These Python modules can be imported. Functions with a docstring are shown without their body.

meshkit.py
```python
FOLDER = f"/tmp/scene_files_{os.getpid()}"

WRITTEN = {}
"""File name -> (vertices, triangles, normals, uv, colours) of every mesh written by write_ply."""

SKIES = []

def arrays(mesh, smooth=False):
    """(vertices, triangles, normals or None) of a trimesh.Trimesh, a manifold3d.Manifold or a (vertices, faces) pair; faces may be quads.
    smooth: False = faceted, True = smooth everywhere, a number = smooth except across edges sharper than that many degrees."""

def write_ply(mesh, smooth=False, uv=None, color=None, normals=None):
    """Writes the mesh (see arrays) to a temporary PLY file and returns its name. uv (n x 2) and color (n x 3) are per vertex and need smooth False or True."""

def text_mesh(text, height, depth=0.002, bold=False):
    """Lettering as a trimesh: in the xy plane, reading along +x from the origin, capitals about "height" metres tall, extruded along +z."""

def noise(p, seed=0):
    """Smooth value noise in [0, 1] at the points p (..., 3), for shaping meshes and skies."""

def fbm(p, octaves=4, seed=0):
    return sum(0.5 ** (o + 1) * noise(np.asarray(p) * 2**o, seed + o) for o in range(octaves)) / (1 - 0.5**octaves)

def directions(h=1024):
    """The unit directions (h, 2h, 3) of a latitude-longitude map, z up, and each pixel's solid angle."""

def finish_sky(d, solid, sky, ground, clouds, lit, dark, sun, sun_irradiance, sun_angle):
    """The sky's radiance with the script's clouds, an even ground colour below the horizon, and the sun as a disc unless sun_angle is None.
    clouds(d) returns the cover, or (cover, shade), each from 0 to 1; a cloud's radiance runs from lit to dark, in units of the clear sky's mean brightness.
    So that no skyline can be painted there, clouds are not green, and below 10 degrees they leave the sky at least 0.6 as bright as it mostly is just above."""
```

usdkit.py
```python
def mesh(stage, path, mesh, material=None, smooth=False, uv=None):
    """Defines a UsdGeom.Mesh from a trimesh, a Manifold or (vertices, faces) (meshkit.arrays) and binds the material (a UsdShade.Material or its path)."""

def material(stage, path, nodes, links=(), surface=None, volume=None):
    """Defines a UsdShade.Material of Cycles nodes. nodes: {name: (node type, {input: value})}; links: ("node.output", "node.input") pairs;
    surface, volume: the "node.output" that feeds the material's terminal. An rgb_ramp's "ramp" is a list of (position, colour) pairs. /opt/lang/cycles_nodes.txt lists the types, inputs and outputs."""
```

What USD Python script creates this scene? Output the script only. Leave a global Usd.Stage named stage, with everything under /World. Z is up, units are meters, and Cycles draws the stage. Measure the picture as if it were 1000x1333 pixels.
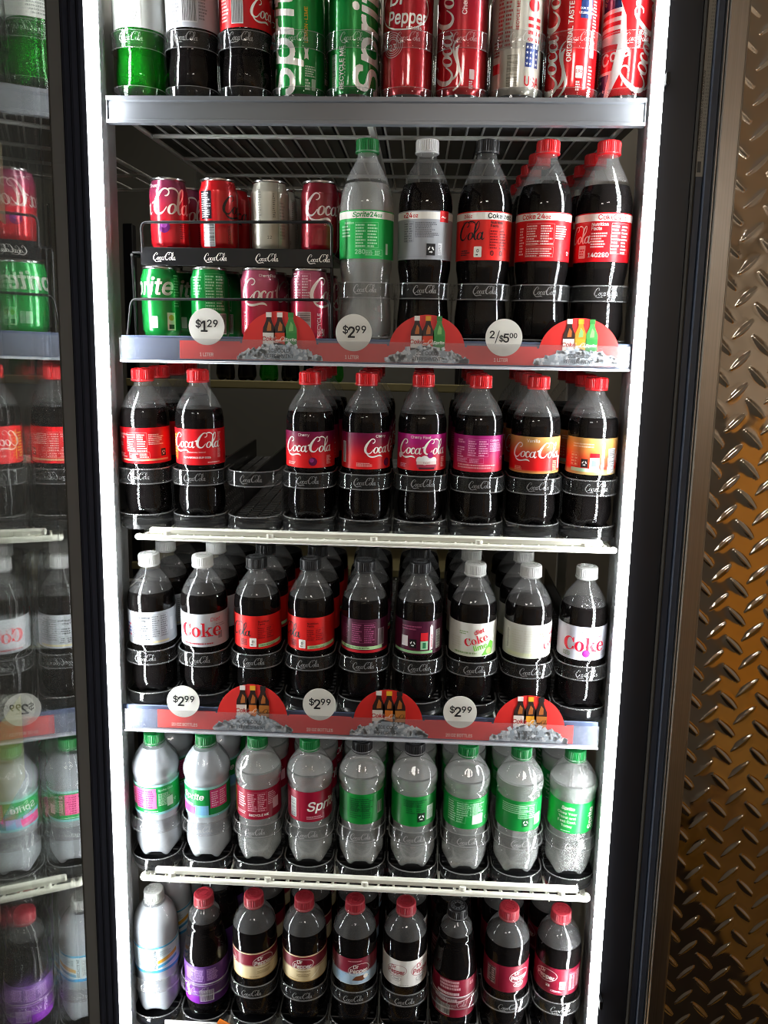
import math, random
import numpy as np, trimesh, usdkit, meshkit
from pxr import Usd, UsdGeom, UsdShade, Gf, Sdf, Vt
from scipy.interpolate import PchipInterpolator
from shapely.geometry import Polygon, LineString, Point, box as sbox
from shapely.ops import unary_union
from shapely import affinity

stage = Usd.Stage.CreateInMemory()
UsdGeom.SetStageUpAxis(stage, 'Z')
WORLD = UsdGeom.Xform.Define(stage, '/World')
UsdGeom.Scope.Define(stage, '/World/Looks')

# ------------------------------------------------------------------ camera, exposure, lamps' strength
CAM_POS, YAW, PITCH, ROLL, FPX, EXPOSURE = (.075, -1.113, 1.45), .0426, .1541, .021, 1000.0, 0.0
LED_INWARD, LED_FRONT, STORE_LAMP = 36.0, 4.0, 26.0
SKY = (.0035, .003, .0025)


def camera():
    cy, sy, cp, sp = math.cos(YAW), math.sin(YAW), math.cos(PITCH), math.sin(PITCH)
    f = np.array([-sy * cp, cy * cp, -sp]); r = np.array([cy, sy, 0.]); u = np.cross(r, f)
    r, u = r * math.cos(ROLL) + u * math.sin(ROLL), -r * math.sin(ROLL) + u * math.cos(ROLL)
    c = UsdGeom.Camera.Define(stage, '/World/camera')
    c.CreateHorizontalApertureAttr(36.0); c.CreateVerticalApertureAttr(36.0 * 1.333)
    c.CreateFocalLengthAttr(36.0 * FPX / 1000.0)
    c.CreateClippingRangeAttr(Gf.Vec2f(.02, 100)); c.CreateExposureAttr(EXPOSURE)
    m = Gf.Matrix4d(*r, 0, *u, 0, *(-f), 0, *CAM_POS, 1)
    c.AddTransformOp().Set(m)


camera()
from pxr import UsdLux
dome = UsdLux.DomeLight.Define(stage, '/World/dim_room_air')
dome.CreateIntensityAttr(1.0); dome.CreateColorAttr(Gf.Vec3f(*SKY))

# ------------------------------------------------------------------ colours and materials


def lin(c):
    if isinstance(c, str):
        c = c.lstrip('#'); c = [int(c[i:i + 2], 16) / 255 for i in (0, 2, 4)]
    c = np.asarray(c, float)
    return np.where(c <= .04045, c / 12.92, ((c + .055) / 1.055) ** 2.4)


M = {}


def mat(name, nodes, links=(), surface='p.BSDF'):
    M[name] = usdkit.material(stage, '/World/Looks/' + name, nodes, links, surface=surface)
    return M[name]


def pmat(name, col, rough=.4, **kw):
    return mat(name, {'p': ('principled_bsdf', {'base_color': lin(col), 'roughness': rough, **kw})})


def clearmat(name, tint=(.97, .97, .97), haze=.06, rough=.03, ior=1.5, hazecol=(.8, .8, .8), gloss=.72):
    """thin clear plastic: see-through, fresnel gloss on the side that faces out, a little haze"""
    return mat(name, {
        'g': ('geometry', {}), 'f': ('fresnel', {'IOR': ior}),
        'i': ('math', {'math_type': 'subtract', 'value1': 1.0}), 'm': ('math', {'math_type': 'multiply'}),
        't': ('transparent_bsdf', {'color': tint}), 'd': ('diffuse_bsdf', {'color': hazecol}),
        'gl': ('glossy_bsdf', {'color': (gloss, gloss, gloss), 'roughness': rough}),
        'a': ('mix_closure', {'fac': haze}), 'b': ('mix_closure', {})},
        [('g.backfacing', 'i.value2'), ('f.fac', 'm.value1'), ('i.value', 'm.value2'), ('t.BSDF', 'a.closure1'), ('d.BSDF', 'a.closure2'),
         ('a.closure', 'b.closure1'), ('gl.BSDF', 'b.closure2'), ('m.value', 'b.fac')], surface='b.closure')


clearmat('clear_bottle', haze=.004, rough=.012)
clearmat('fogged_neck', haze=.07, rough=.012)
clearmat('fogged_clear_neck', haze=.20, rough=.012)
clearmat('green_bottle', tint=(.25, .85, .3), haze=.03, rough=.02, hazecol=(.05, .5, .08))
clearmat('clear_track', tint=(.95, .95, .95), haze=.006, rough=.03)
clearmat('clear_collar', tint=(.94, .94, .94), haze=.009, rough=.02)
clearmat('clear_rim', haze=.12, rough=.05)
clearmat('clear_cover', haze=.05, rough=.12, hazecol=(.75, .75, .78))
# a window pane: both faces reflect by the same fresnel law, so the door mirrors the shelves
mat('door_glass', {
    'g': ('geometry', {}), 'f1': ('fresnel', {'IOR': 1.52}), 'f2': ('fresnel', {'IOR': 1 / 1.52}),
    'mx': ('mix_float', {}), 't': ('transparent_bsdf', {'color': (.95, .965, .955)}),
    'gl': ('glossy_bsdf', {'color': (.74, .75, .72), 'roughness': .0}),
    'd': ('diffuse_bsdf', {'color': (.5, .48, .44)}), 'a': ('mix_closure', {'fac': .02}), 'b': ('mix_closure', {})},
    [('g.backfacing', 'mx.fac'), ('f1.fac', 'mx.a'), ('f2.fac', 'mx.b'), ('mx.result', 'b.fac'), ('t.BSDF', 'a.closure1'), ('d.BSDF', 'a.closure2'),
     ('a.closure', 'b.closure1'), ('gl.BSDF', 'b.closure2')], surface='b.closure')
mat('cola', {'p': ('diffuse_bsdf', {'color': (.0030, .0020, .0020)})}, surface='p.BSDF')
mat('clear_soda', {'p': ('principled_bsdf', {'base_color': (.93, .96, .94), 'roughness': .02, 'ior': 1.33, 'transmission_weight': .76})})
mat('green_soda', {'p': ('principled_bsdf', {'base_color': (.07, .42, .09), 'roughness': .02, 'ior': 1.33, 'transmission_weight': .7})})
pmat('cloudy_soda', (.71, .73, .755), .25)
pmat('cap_red', '#e0141c', .35); pmat('cap_green', '#0f7838', .35); pmat('cap_black', '#17171a', .38)
pmat('cap_white', '#dcdcdc', .4); pmat('cap_grey', '#b9bab8', .4); pmat('cap_dark_red', '#a02936', .38)
pmat('black_plastic', '#0e0e11', .3); pmat('black_wire', '#101012', .35)
pmat('white_wire', '#e6e5d8', .42)
pmat('shelf_wire', '#eeeee8', .4)
pmat('shelf_metal', '#7f8288', .33, metallic=.55)
pmat('rail_metal', '#5a6682', .32, metallic=.4)
pmat('rail_lip', '#ccd0d8', .25, metallic=.3)
pmat('frosted_print', (.75, .75, .75), .25)
pmat('can_metal', (.82, .82, .82), .22, metallic=1.0)
pmat('mullion_metal', (.70, .71, .72), .3, metallic=.2)
mat('gasket_rubber', {'p': ('diffuse_bsdf', {'color': (.008, .008, .010)})}, surface='p.BSDF')
pmat('aluminium', (.72, .72, .73), .2, metallic=1.0)
pmat('black_frame', '#131318', .42)
pmat('navy_gasket', '#333a49', .45)
mat('grey_stile', {'p': ('diffuse_bsdf', {'color': (.040, .036, .031)})}, surface='p.BSDF')
pmat('neighbour_frame', '#26231f', .6)
pmat('interior_wall', '#a69d8e', .6); pmat('back_wall', '#85847d', .7)
pmat('storage_board', '#b3a877', .6)
pmat('store_wall', '#c9c2b6', .8); pmat('store_ceiling', '#d0cdc7', .9); pmat('floor_mat', '#33271c', .7)
pmat('cabinet_brown', '#978d7e', .7)
pmat('counter_wood', '#d09232', .5)
mat('emboss', {'p': ('principled_bsdf', {'base_color': (.9, .9, .9), 'roughness': .15, 'alpha': .25})})
colour_attr = {'a': ('attribute', {'attribute': 'col'})}
mat('label_film', {**colour_attr, 'p': ('principled_bsdf', {'roughness': .4, 'ior': 1.33, 'coat_weight': .08, 'coat_roughness': .06})}, [('a.color', 'p.base_color')])
mat('can_print', {**colour_attr, 'p': ('principled_bsdf', {'roughness': .26, 'metallic': .35, 'coat_weight': .8, 'coat_roughness': .03})}, [('a.color', 'p.base_color')])
mat('card_print', {**colour_attr, 'p': ('principled_bsdf', {'roughness': .45})}, [('a.color', 'p.base_color')])
mat('wood_floor', {'tc': ('texture_coordinate', {}), 'mp': ('mapping', {'scale': (2, 14, 1)}), 'n': ('noise_texture', {'scale': 3.0, 'detail': 4.0}),
                   'r': ('rgb_ramp', {'ramp': [(.3, lin('#8c6424')), (.7, lin('#b98a36'))]}), 'p': ('principled_bsdf', {'roughness': .5})},
    [('tc.object', 'mp.vector'), ('mp.vector', 'n.vector'), ('n.fac', 'r.fac'), ('r.color', 'p.base_color')])
# brushed steel: fine vertical grain in the roughness and in the relief
mat('brushed_steel', {'tc': ('texture_coordinate', {}), 'mp': ('mapping', {'scale': (900, 900, 3)}), 'n': ('noise_texture', {'scale': 1.0, 'detail': 2.0}),
                      'mr': ('map_range', {'from_min': .3, 'from_max': .7, 'to_min': .265, 'to_max': .28}),
                      'p': ('principled_bsdf', {'base_color': (.55, .51, .46), 'metallic': 1.0})},
    [('tc.object', 'mp.vector'), ('mp.vector', 'n.vector'), ('n.fac', 'mr.value'), ('mr.result', 'p.roughness')])
mat('tread_steel', {'p': ('principled_bsdf', {'base_color': (.56, .51, .45), 'metallic': 1.0, 'roughness': .055})})
# LED strips: a chip every 9.5 mm behind a lens that throws most of its light inwards, across the shelves
for nm_, sg_ in (('led_left', 1.0), ('led_right', -1.0)):
    mat(nm_, {'g': ('geometry', {}), 's': ('separate_xyz', {}), 'sn': ('separate_xyz', {}), 'm1': ('math', {'math_type': 'multiply', 'value2': 2 * math.pi / .0095}),
              'm2': ('math', {'math_type': 'sine'}), 'm3': ('math', {'math_type': 'multiply_add', 'value2': .6 * LED_INWARD, 'value3': LED_INWARD}),
              'a1': ('math', {'math_type': 'multiply', 'value2': sg_}), 'a2': ('math', {'math_type': 'maximum', 'value2': 0.0}), 'a3': ('math', {'math_type': 'power', 'value2': 1.3}),
              'a4': ('math', {'math_type': 'multiply_add', 'value3': LED_FRONT}), 'e': ('emission', {'color': (.95, .99, 1.0)})},
        [('g.position', 's.vector'), ('s.z', 'm1.value1'), ('m1.value', 'm2.value1'), ('m2.value', 'm3.value1'), ('g.normal', 'sn.vector'), ('sn.x', 'a1.value1'), ('a1.value', 'a2.value1'),
         ('a2.value', 'a3.value1'), ('a3.value', 'a4.value1'), ('m3.value', 'a4.value2'), ('a4.value', 'e.strength')], surface='e.emission')
mat('lamp_glow', {'e': ('emission', {'color': (1.0, .96, .90), 'strength': STORE_LAMP})}, surface='e.emission')

mat('walk_in_glow', {'e': ('emission', {'color': (1.0, .93, .82), 'strength': 42.0})}, surface='e.emission')

# ------------------------------------------------------------------ prims, names, custom data
taken = {}


def path_for(name, parent):
    base = (str(parent.GetPath()) if parent is not None else '/World') + '/' + name
    k = taken.get(base, -1) + 1; taken[base] = k
    return base if k == 0 else f'{base}_{k:03d}'


def data(p, **kw):
    for k, v in kw.items():
        if v is not None:
            p.SetCustomDataByKey(k, v)
    return p


def obj(name, mesh, m, parent=None, smooth=30, col=None, label=None, cat=None, group=None, kind=None):
    path = path_for(name, parent)
    if col is not None:
        msh = usdkit.mesh(stage, path, mesh, M[m], smooth=True if smooth else False)
        UsdGeom.PrimvarsAPI(msh).CreatePrimvar('col', Sdf.ValueTypeNames.Color3fArray, 'vertex').Set(Vt.Vec3fArray.FromNumpy(np.asarray(col, np.float32)))
    else:
        msh = usdkit.mesh(stage, path, mesh, M[m], smooth=smooth)
    return data(msh.GetPrim(), label=label, category=cat, group=group, kind=kind)


def thing(name, label=None, cat=None, loc=(0, 0, 0), rz=0.0, group=None, kind=None, rx=0.0):
    x = UsdGeom.Xform.Define(stage, path_for(name, None))
    x.AddTranslateOp().Set(Gf.Vec3d(*map(float, loc))); rx and x.AddRotateXOp().Set(math.degrees(rx)); x.AddRotateZOp().Set(math.degrees(rz))
    return data(x.GetPrim(), label=label, category=cat, group=group, kind=kind)


def dup(root, loc, rz=0.0, label=None, group=None, name=None, rx=0.0):
    was = root.GetCustomData()
    base = name or root.GetName()
    if base[-4:-3] == '_' and base[-3:].isdigit():
        base = base[:-4]
    r = thing(base, label or was.get('label'), was.get('category'), loc, rz, group or was.get('group'), rx=rx)
    r.GetReferences().AddInternalReference(root.GetPath()); r.SetInstanceable(True)
    return r


# ------------------------------------------------------------------ shapes


def cat(*ms):
    return trimesh.util.concatenate([m for m in ms if m is not None])


def rbox(x0, x1, y0, y1, z0, z1, b=.001):
    """a box with chamfered edges"""
    b = min(b, (x1 - x0) * .45, (y1 - y0) * .45, (z1 - z0) * .45)
    p = []
    for x, sx in ((x0, 1), (x1, -1)):
        for y, sy in ((y0, 1), (y1, -1)):
            for z, sz in ((z0, 1), (z1, -1)):
                p += [(x + sx * b, y + sy * b, z), (x + sx * b, y, z + sz * b), (x, y + sy * b, z + sz * b)]
    return trimesh.convex.convex_hull(np.array(p))


def tube(pts, r, seg=8, closed=False):
    pts = np.asarray(pts, float); n = len(pts)
    d = np.gradient(pts, axis=0) if not closed else np.roll(pts, -1, 0) - np.roll(pts, 1, 0)
    d /= np.linalg.norm(d, axis=1, keepdims=True)
    a = np.array([0, 0, 1.]) if abs(d[0][2]) < .9 else np.array([1., 0, 0])
    v = []
    for i in range(n):
        s = np.cross(d[i], a); s /= np.linalg.norm(s); t = np.cross(s, d[i]); a = t
        for k in range(seg):
            w = 2 * math.pi * k / seg; v.append(pts[i] + r * (math.cos(w) * s + math.sin(w) * t))
    f = []
    for i in range(n if closed else n - 1):
        for k in range(seg):
            p, q = i * seg + k, i * seg + (k + 1) % seg; j = ((i + 1) % n) * seg
            f += [(p, q, j + (k + 1) % seg), (p, j + (k + 1) % seg, j + k)]
    if not closed:
        v += [pts[0], pts[-1]]; c0, c1 = len(v) - 2, len(v) - 1
        for k in range(seg):
            f += [(c0, (k + 1) % seg, k), (c1, (n - 1) * seg + k, (n - 1) * seg + (k + 1) % seg)]
    m = trimesh.Trimesh(np.array(v), np.array(f), process=False)
    if m.volume < 0:
        m.invert()
    return m


def rounded(pts, rad, k=5):
    """a polyline with its inner corners rounded"""
    pts = [np.asarray(p, float) for p in pts]; out = [pts[0]]
    for a, b, c in zip(pts, pts[1:], pts[2:]):
        u, w = (a - b) / np.linalg.norm(a - b), (c - b) / np.linalg.norm(c - b)
        r = min(rad, np.linalg.norm(a - b) * .45, np.linalg.norm(c - b) * .45)
        p0, p1 = b + u * r, b + w * r
        for t in np.linspace(0, 1, k):
            out.append((1 - t) ** 2 * p0 + 2 * t * (1 - t) * b + t * t * p1)
    return np.array(out + [pts[-1]])


def lathe(rz, seg=56, mod=None, cap0=True, cap1=True):
    rz = np.asarray(rz, float); n = len(rz); th = np.linspace(0, 2 * math.pi, seg, endpoint=False)
    R = np.repeat(rz[:, :1], seg, 1); Z = np.repeat(rz[:, 1:], seg, 1)
    if mod:
        R, Z = mod(np.repeat(th[None], n, 0), R, Z)
    v = np.stack([R * np.sin(th), -R * np.cos(th), Z], -1).reshape(-1, 3)
    i, k = np.meshgrid(np.arange(n - 1), np.arange(seg), indexing='ij'); k2 = (k + 1) % seg
    a, b, c, d = i * seg + k, i * seg + k2, (i + 1) * seg + k2, (i + 1) * seg + k
    f = np.concatenate([np.stack([a, b, c], -1).reshape(-1, 3), np.stack([a, c, d], -1).reshape(-1, 3)])
    vs, fs = [v], [f]; q = len(v)
    if cap0:
        vs.append([[0, 0, v[:seg, 2].mean()]]); fs.append([(q, (j + 1) % seg, j) for j in range(seg)]); q += 1
    if cap1:
        vs.append([[0, 0, v[-seg:, 2].mean()]]); o = (n - 1) * seg; fs.append([(q, o + j, o + (j + 1) % seg) for j in range(seg)])
    return trimesh.Trimesh(np.vstack(vs), np.vstack(fs), process=False)


def smooth_profile(pts, n=60):
    p = np.asarray(pts, float); t = np.r_[0, np.cumsum(np.hypot(*np.diff(p, axis=0).T))]
    s = np.linspace(0, t[-1], n)
    return np.stack([PchipInterpolator(t, p[:, 0])(s), PchipInterpolator(t, p[:, 1])(s)], 1)


def extrude(shape, depth):
    return cat(*[trimesh.creation.extrude_polygon(g, depth, engine='earcut') for g in (shape.geoms if hasattr(shape, 'geoms') else [shape]) if g.area > 1e-12])


# ------------------------------------------------------------------ flat print: shapes in millimetres, laid on a can, a label or a card
_text = {}


def text_shape(s, bold=False):
    key = (s, bold)
    if key not in _text:
        m = meshkit.text_mesh(s, .07, .002, bold)
        top = m.faces[(m.face_normals[:, 2] > .5)]
        _text[key] = unary_union([Polygon(m.vertices[f][:, :2] / .07).buffer(.0015) for f in top])   # capitals 1 high
    return _text[key]


def stroke(pts, k=9):
    """a pen stroke: (x, y, width) knots, smoothed"""
    p = np.asarray(pts, float); t = np.r_[0, np.cumsum(np.hypot(*np.diff(p[:, :2], axis=0).T))]
    s = np.linspace(0, t[-1], k * (len(p) - 1) + 1); q = np.stack([PchipInterpolator(t, p[:, j])(s) for j in range(3)], 1)
    if len(p) > 2:
        from scipy.interpolate import CubicSpline
        q[:, :2] = CubicSpline(t, p[:, :2])(s)
    ds = [Point(x, y).buffer(max(w, .02) / 2, 6) for x, y, w in q]
    return unary_union([a.union(b).convex_hull for a, b in zip(ds, ds[1:])])


def ring(cx, cy, rx, ry, ix, iy, dx=0, slant=.25):
    o = affinity.scale(Point(0, 0).buffer(1, 16), rx, ry).difference(affinity.translate(affinity.scale(Point(0, 0).buffer(1, 16), ix, iy), dx, 0))
    return affinity.translate(affinity.skew(o, math.degrees(math.atan(slant)), 0, origin=(0, 0)), cx, cy)


def script_logo():
    """the flowing two-word script on the cola: x-height 1, about 8.4 long"""
    C = [(1.42, 1.62, .1), (1.72, 1.75, .14), (1.78, 2.1, .12), (1.45, 2.3, .14), (.95, 2.0, .22), (.45, 1.3, .36), (.22, .6, .40), (.38, .08, .30), (.8, -.08, .2), (1.25, .2, .12), (1.5, .55, .09)]
    tail = [(.42, .05, .1), (.75, -.42, .2), (1.4, -.62, .26), (2.1, -.5, .22), (2.7, -.42, .26), (3.1, -.62, .1)]
    o = ring(1.98, .46, .46, .52, .2, .42)
    c = stroke([(3.02, .78, .16), (2.92, .95, .13), (2.68, .85, .2), (2.5, .4, .24), (2.62, .03, .18), (2.9, .08, .1), (3.12, .32, .08)])
    a1 = unary_union([ring(3.52, .46, .44, .5, .19, .4), stroke([(3.98, .95, .2), (3.86, .4, .22), (3.92, .02, .18), (4.2, .18, .08)])])
    hy = stroke([(4.3, 1.0, .1), (4.55, 1.1, .2), (4.75, 1.05, .1)])
    C2 = affinity.translate(stroke(C), 4.45, 0.08)
    swash = stroke([(6.15, 2.3, .1), (6.6, 2.42, .18), (7.0, 2.28, .14), (7.2, 1.9, .1)])
    o2 = ring(6.5, .46, .46, .52, .2, .42)
    l = stroke([(6.95, .3, .1), (7.35, 1.1, .16), (7.75, 2.05, .1), (7.68, 2.4, .1), (7.45, 2.2, .16), (7.18, 1.3, .26), (7.1, .4, .26), (7.22, .0, .16), (7.5, .2, .08)])
    a2 = unary_union([ring(7.85, .46, .42, .5, .18, .4), stroke([(8.28, .95, .2), (8.17, .4, .22), (8.22, .02, .18), (8.5, .2, .08)])])
    first = unary_union([stroke(C), stroke(tail), o, c, a1])
    second = unary_union([C2, swash, o2, l, a2])
    return first, hy, second


S1, SHY, S2 = script_logo()
SCRIPT = unary_union([S1, SHY, S2])
SCRIPT_COLA = affinity.translate(S2, -4.6, 0)
SCRIPT_COCA = S1


def serif_coke():
    e = lambda cx, cy, rx, ry: affinity.translate(affinity.scale(Point(0, 0).buffer(1, 20), rx, ry), cx, cy)
    C = e(.42, .5, .42, .52).difference(e(.5, .5, .22, .45)).difference(sbox(.55, .32, 1, .66)).union(sbox(.72, .62, .8, 1.0)).union(sbox(.74, .1, .8, .3))
    o = e(1.2, .36, .34, .38).difference(e(1.2, .36, .14, .32))
    k = unary_union([sbox(1.68, .0, 1.86, 1.06), sbox(1.58, 0, 1.96, .07), sbox(1.58, .99, 1.8, 1.06),
                     Polygon([(1.84, .3), (2.2, .68), (2.3, .68), (1.95, .3)]), Polygon([(1.92, .4), (2.08, .46), (2.38, 0), (2.14, 0)]), sbox(2.08, .63, 2.4, .7), sbox(2.04, 0, 2.46, .07)])
    ee = e(2.78, .36, .34, .38).difference(e(2.8, .36, .15, .31)).union(sbox(2.5, .34, 3.1, .41)).difference(sbox(2.92, .16, 3.3, .335))
    return unary_union([C, o, k, ee])


COKE = serif_coke()


def recycle_shape():
    out = []
    for k in range(3):
        t = unary_union([Polygon([(-.32, -.5), (.1, -.5), (.1, -.3), (-.32, -.3)]), Polygon([(.08, -.62), (.34, -.4), (.08, -.18)])])
        out.append(affinity.rotate(t, 120 * k, origin=(0, 0)))
    return affinity.scale(unary_union(out), 1, 1)


RECYCLE = recycle_shape()
HEART = stroke([(0, .6, .1), (.5, 1.1, .12), (1.0, .5, .12), (.2, -.6, .1)])


class Art:
    def __init__(self, seed=1):
        self.items, self.rng = [], random.Random(seed)

    def poly(self, s, col, layer=1):
        self.items.append((s, lin(col), layer)); return self

    def rect(self, u0, v0, u1, v1, col, layer=1):
        return self.poly(sbox(u0, v0, u1, v1), col, layer)

    def place(self, s, u, v, h, col, layer=2, rot=0, shear=0, align='l', sx=1.0):
        """a shape of unit height put with its lower left (or centre) at u, v"""
        if shear:
            s = affinity.skew(s, shear, 0, origin=(0, 0))
        b = s.bounds; s = affinity.translate(s, -b[0] if align == 'l' else -(b[0] + b[2]) / 2, 0)
        s = affinity.scale(s, h * sx, h, origin=(0, 0))
        if rot:
            s = affinity.rotate(s, rot, origin=(0, 0))
        return self.poly(affinity.translate(s, u, v), col, layer)

    def text(self, t, u, v, h, col, bold=False, **kw):
        return self.place(text_shape(t, bold), u, v, h, col, **kw)

    def lines(self, u0, v0, u1, v1, n, col, layer=2, fill=.55, ragged=.4):
        """print too small to read"""
        dv = (v1 - v0) / n
        for i in range(n):
            u, end = u0, u1 - (u1 - u0) * ragged * self.rng.random(); v = v1 - (i + 1) * dv
            while u < end - .3:
                w = min(self.rng.uniform(.8, 3.0), end - u); self.rect(u, v, u + w, v + dv * fill, col, layer); u += w + .55
        return self

    def panel(self, u0, v0, u1, v1, col, n=9, layer=2):
        """a facts table: frame, rules and small print"""
        t = .25
        for r in ((u0, v0, u1, v0 + t), (u0, v1 - t, u1, v1), (u0, v0, u0 + t, v1), (u1 - t, v0, u1, v1)):
            self.rect(*r, col, layer)
        m = (u0 + u1) / 2 + 1
        self.lines(u0 + .8, v0 + .8, m - 1, v1 - .8, n, col, layer); self.lines(m, v0 + .8, u1 - .7, v1 - .8, n, col, layer)
        return self

    def barcode(self, u0, v0, u1, v1, bg='#f2f2f2', fg='#1a1a1a', vertical=False, layer=2):
        self.rect(u0, v0, u1, v1, bg, layer); u, end = (v0 if vertical else u0) + .6, (v1 if vertical else u1) - .6
        while u < end:
            w = self.rng.choice((.25, .35, .6))
            self.rect(*((u0 + .5, u, u1 - .8, u + w) if vertical else (u, v0 + 1.2, u + w, v1 - .5)), fg, layer + 1); u += w + self.rng.choice((.3, .45, .7))
        return self

    def recycle(self, u, v, s, bg=None, fg='#f0f0f0'):
        if bg:
            self.rect(u, v, u + s, v + s * 1.25, bg, 2)
        return self.poly(affinity.translate(affinity.scale(RECYCLE, s * .62, s * .62, origin=(0, 0)), u + s * .5, v + s * .62), fg, 3)

    def mesh(self, fn, strip=4.0):
        V, F, Cc, n = [], [], [], 0
        for s, c, layer in self.items:
            if not s.is_valid:
                s = s.buffer(0)
            b = s.bounds
            if not b or s.is_empty:
                continue
            cuts = [b[0]]
            if strip and b[2] - b[0] > strip * 1.2:
                cuts += list(np.arange(math.floor(b[0] / strip) * strip + strip, b[2] - 1e-6, strip))
            cuts.append(b[2] + 1e-6)
            for a0, a1 in zip(cuts, cuts[1:]):
                piece = s if len(cuts) == 2 else s.intersection(sbox(a0, b[1] - 1, a1, b[3] + 1))
                for g in getattr(piece, 'geoms', [piece]):
                    if g.geom_type != 'Polygon' or g.area < 1e-4:
                        continue
                    if len(g.exterior.coords) == 5 and not g.interiors:
                        p = np.array(g.exterior.coords)[:4]; 
                        if g.exterior.is_ccw is False:
                            p = p[::-1]
                        f = np.array([(0, 1, 2), (0, 2, 3)])
                    else:
                        p, f = trimesh.creation.triangulate_polygon(g, engine='earcut')
                        p, f = np.asarray(p), np.asarray(f)
                        a, bb, cc = p[f[:, 0]], p[f[:, 1]], p[f[:, 2]]
                        neg = (bb[:, 0] - a[:, 0]) * (cc[:, 1] - a[:, 1]) - (bb[:, 1] - a[:, 1]) * (cc[:, 0] - a[:, 0]) < 0
                        f[neg] = f[neg][:, ::-1]
                    V.append(fn(p[:, 0] * .001, p[:, 1] * .001, .00012 * layer)); F.append(f + n); Cc.append(np.repeat(c[None], len(p), 0)); n += len(p)
        return (np.vstack(V), np.vstack(F)), np.vstack(Cc)


def on_cylinder(R, z0=0.0):
    return lambda u, v, o: np.stack([(R + o) * np.sin(u / R), -(R + o) * np.cos(u / R), v + z0], 1)


def on_front(y, x0=0.0, z0=0.0):
    return lambda u, v, o: np.stack([u + x0, np.full_like(u, y) - o, v + z0], 1)


# ------------------------------------------------------------------ bottles
BOT = {}


def spec(name, H, prof, label, level, petal=.55, facet=0, capr=.0152, neck_r=.0125):
    body = smooth_profile(prof, 64)
    BOT[name] = dict(H=H, body=body, label=label, level=level, petal=petal, facet=facet, capr=capr)


spec('contour', .2128, [(.024, 0), (.0300, .004), (.0332, .012), (.0338, .026), (.0325, .042), (.0308, .056), (.0325, .070), (.0345, .079), (.0345, .105), (.0345, .132), (.0347, .141), (.0340, .150), (.0312, .160), (.0265, .170), (.0205, .1795), (.0155, .1865), (.0127, .191), (.0123, .1965)], (.0808, .1318), .1575)
spec('tall_contour', .2655, [(.026, 0), (.0325, .005), (.0358, .014), (.0362, .034), (.0345, .054), (.0330, .072), (.0348, .090), (.0368, .103), (.0368, .135), (.0368, .168), (.0370, .180), (.0355, .193), (.0312, .207), (.0255, .220), (.0195, .2315), (.0150, .2395), (.0130, .2445), (.0127, .2495)], (.1110, .1725), .2085)
spec('lemon', .2030, [(.025, 0), (.0310, .004), (.0340, .012), (.0352, .030), (.0345, .048), (.0325, .062), (.0338, .074), (.0342, .081), (.0340, .108), (.0342, .135), (.0360, .142), (.0362, .149), (.0335, .159), (.0270, .171), (.0195, .1805), (.0140, .185), (.0125, .188)], (.0790, .1295), .1545, petal=.8, facet=.0018)
BOT['lemon_full'] = dict(BOT['lemon'], level=.1805)
spec('dome', .2115, [(.025, 0), (.0310, .004), (.0338, .012), (.0345, .028), (.0340, .048), (.0330, .062), (.0340, .074), (.0350, .082), (.0350, .105), (.0350, .132), (.0352, .146), (.0340, .161), (.0300, .174), (.0230, .185), (.0165, .1915), (.0127, .1945), (.0123, .1965)], (.0835, .1310), .163)
BOT['dome_full'] = dict(BOT['dome'], level=.190)
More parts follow.
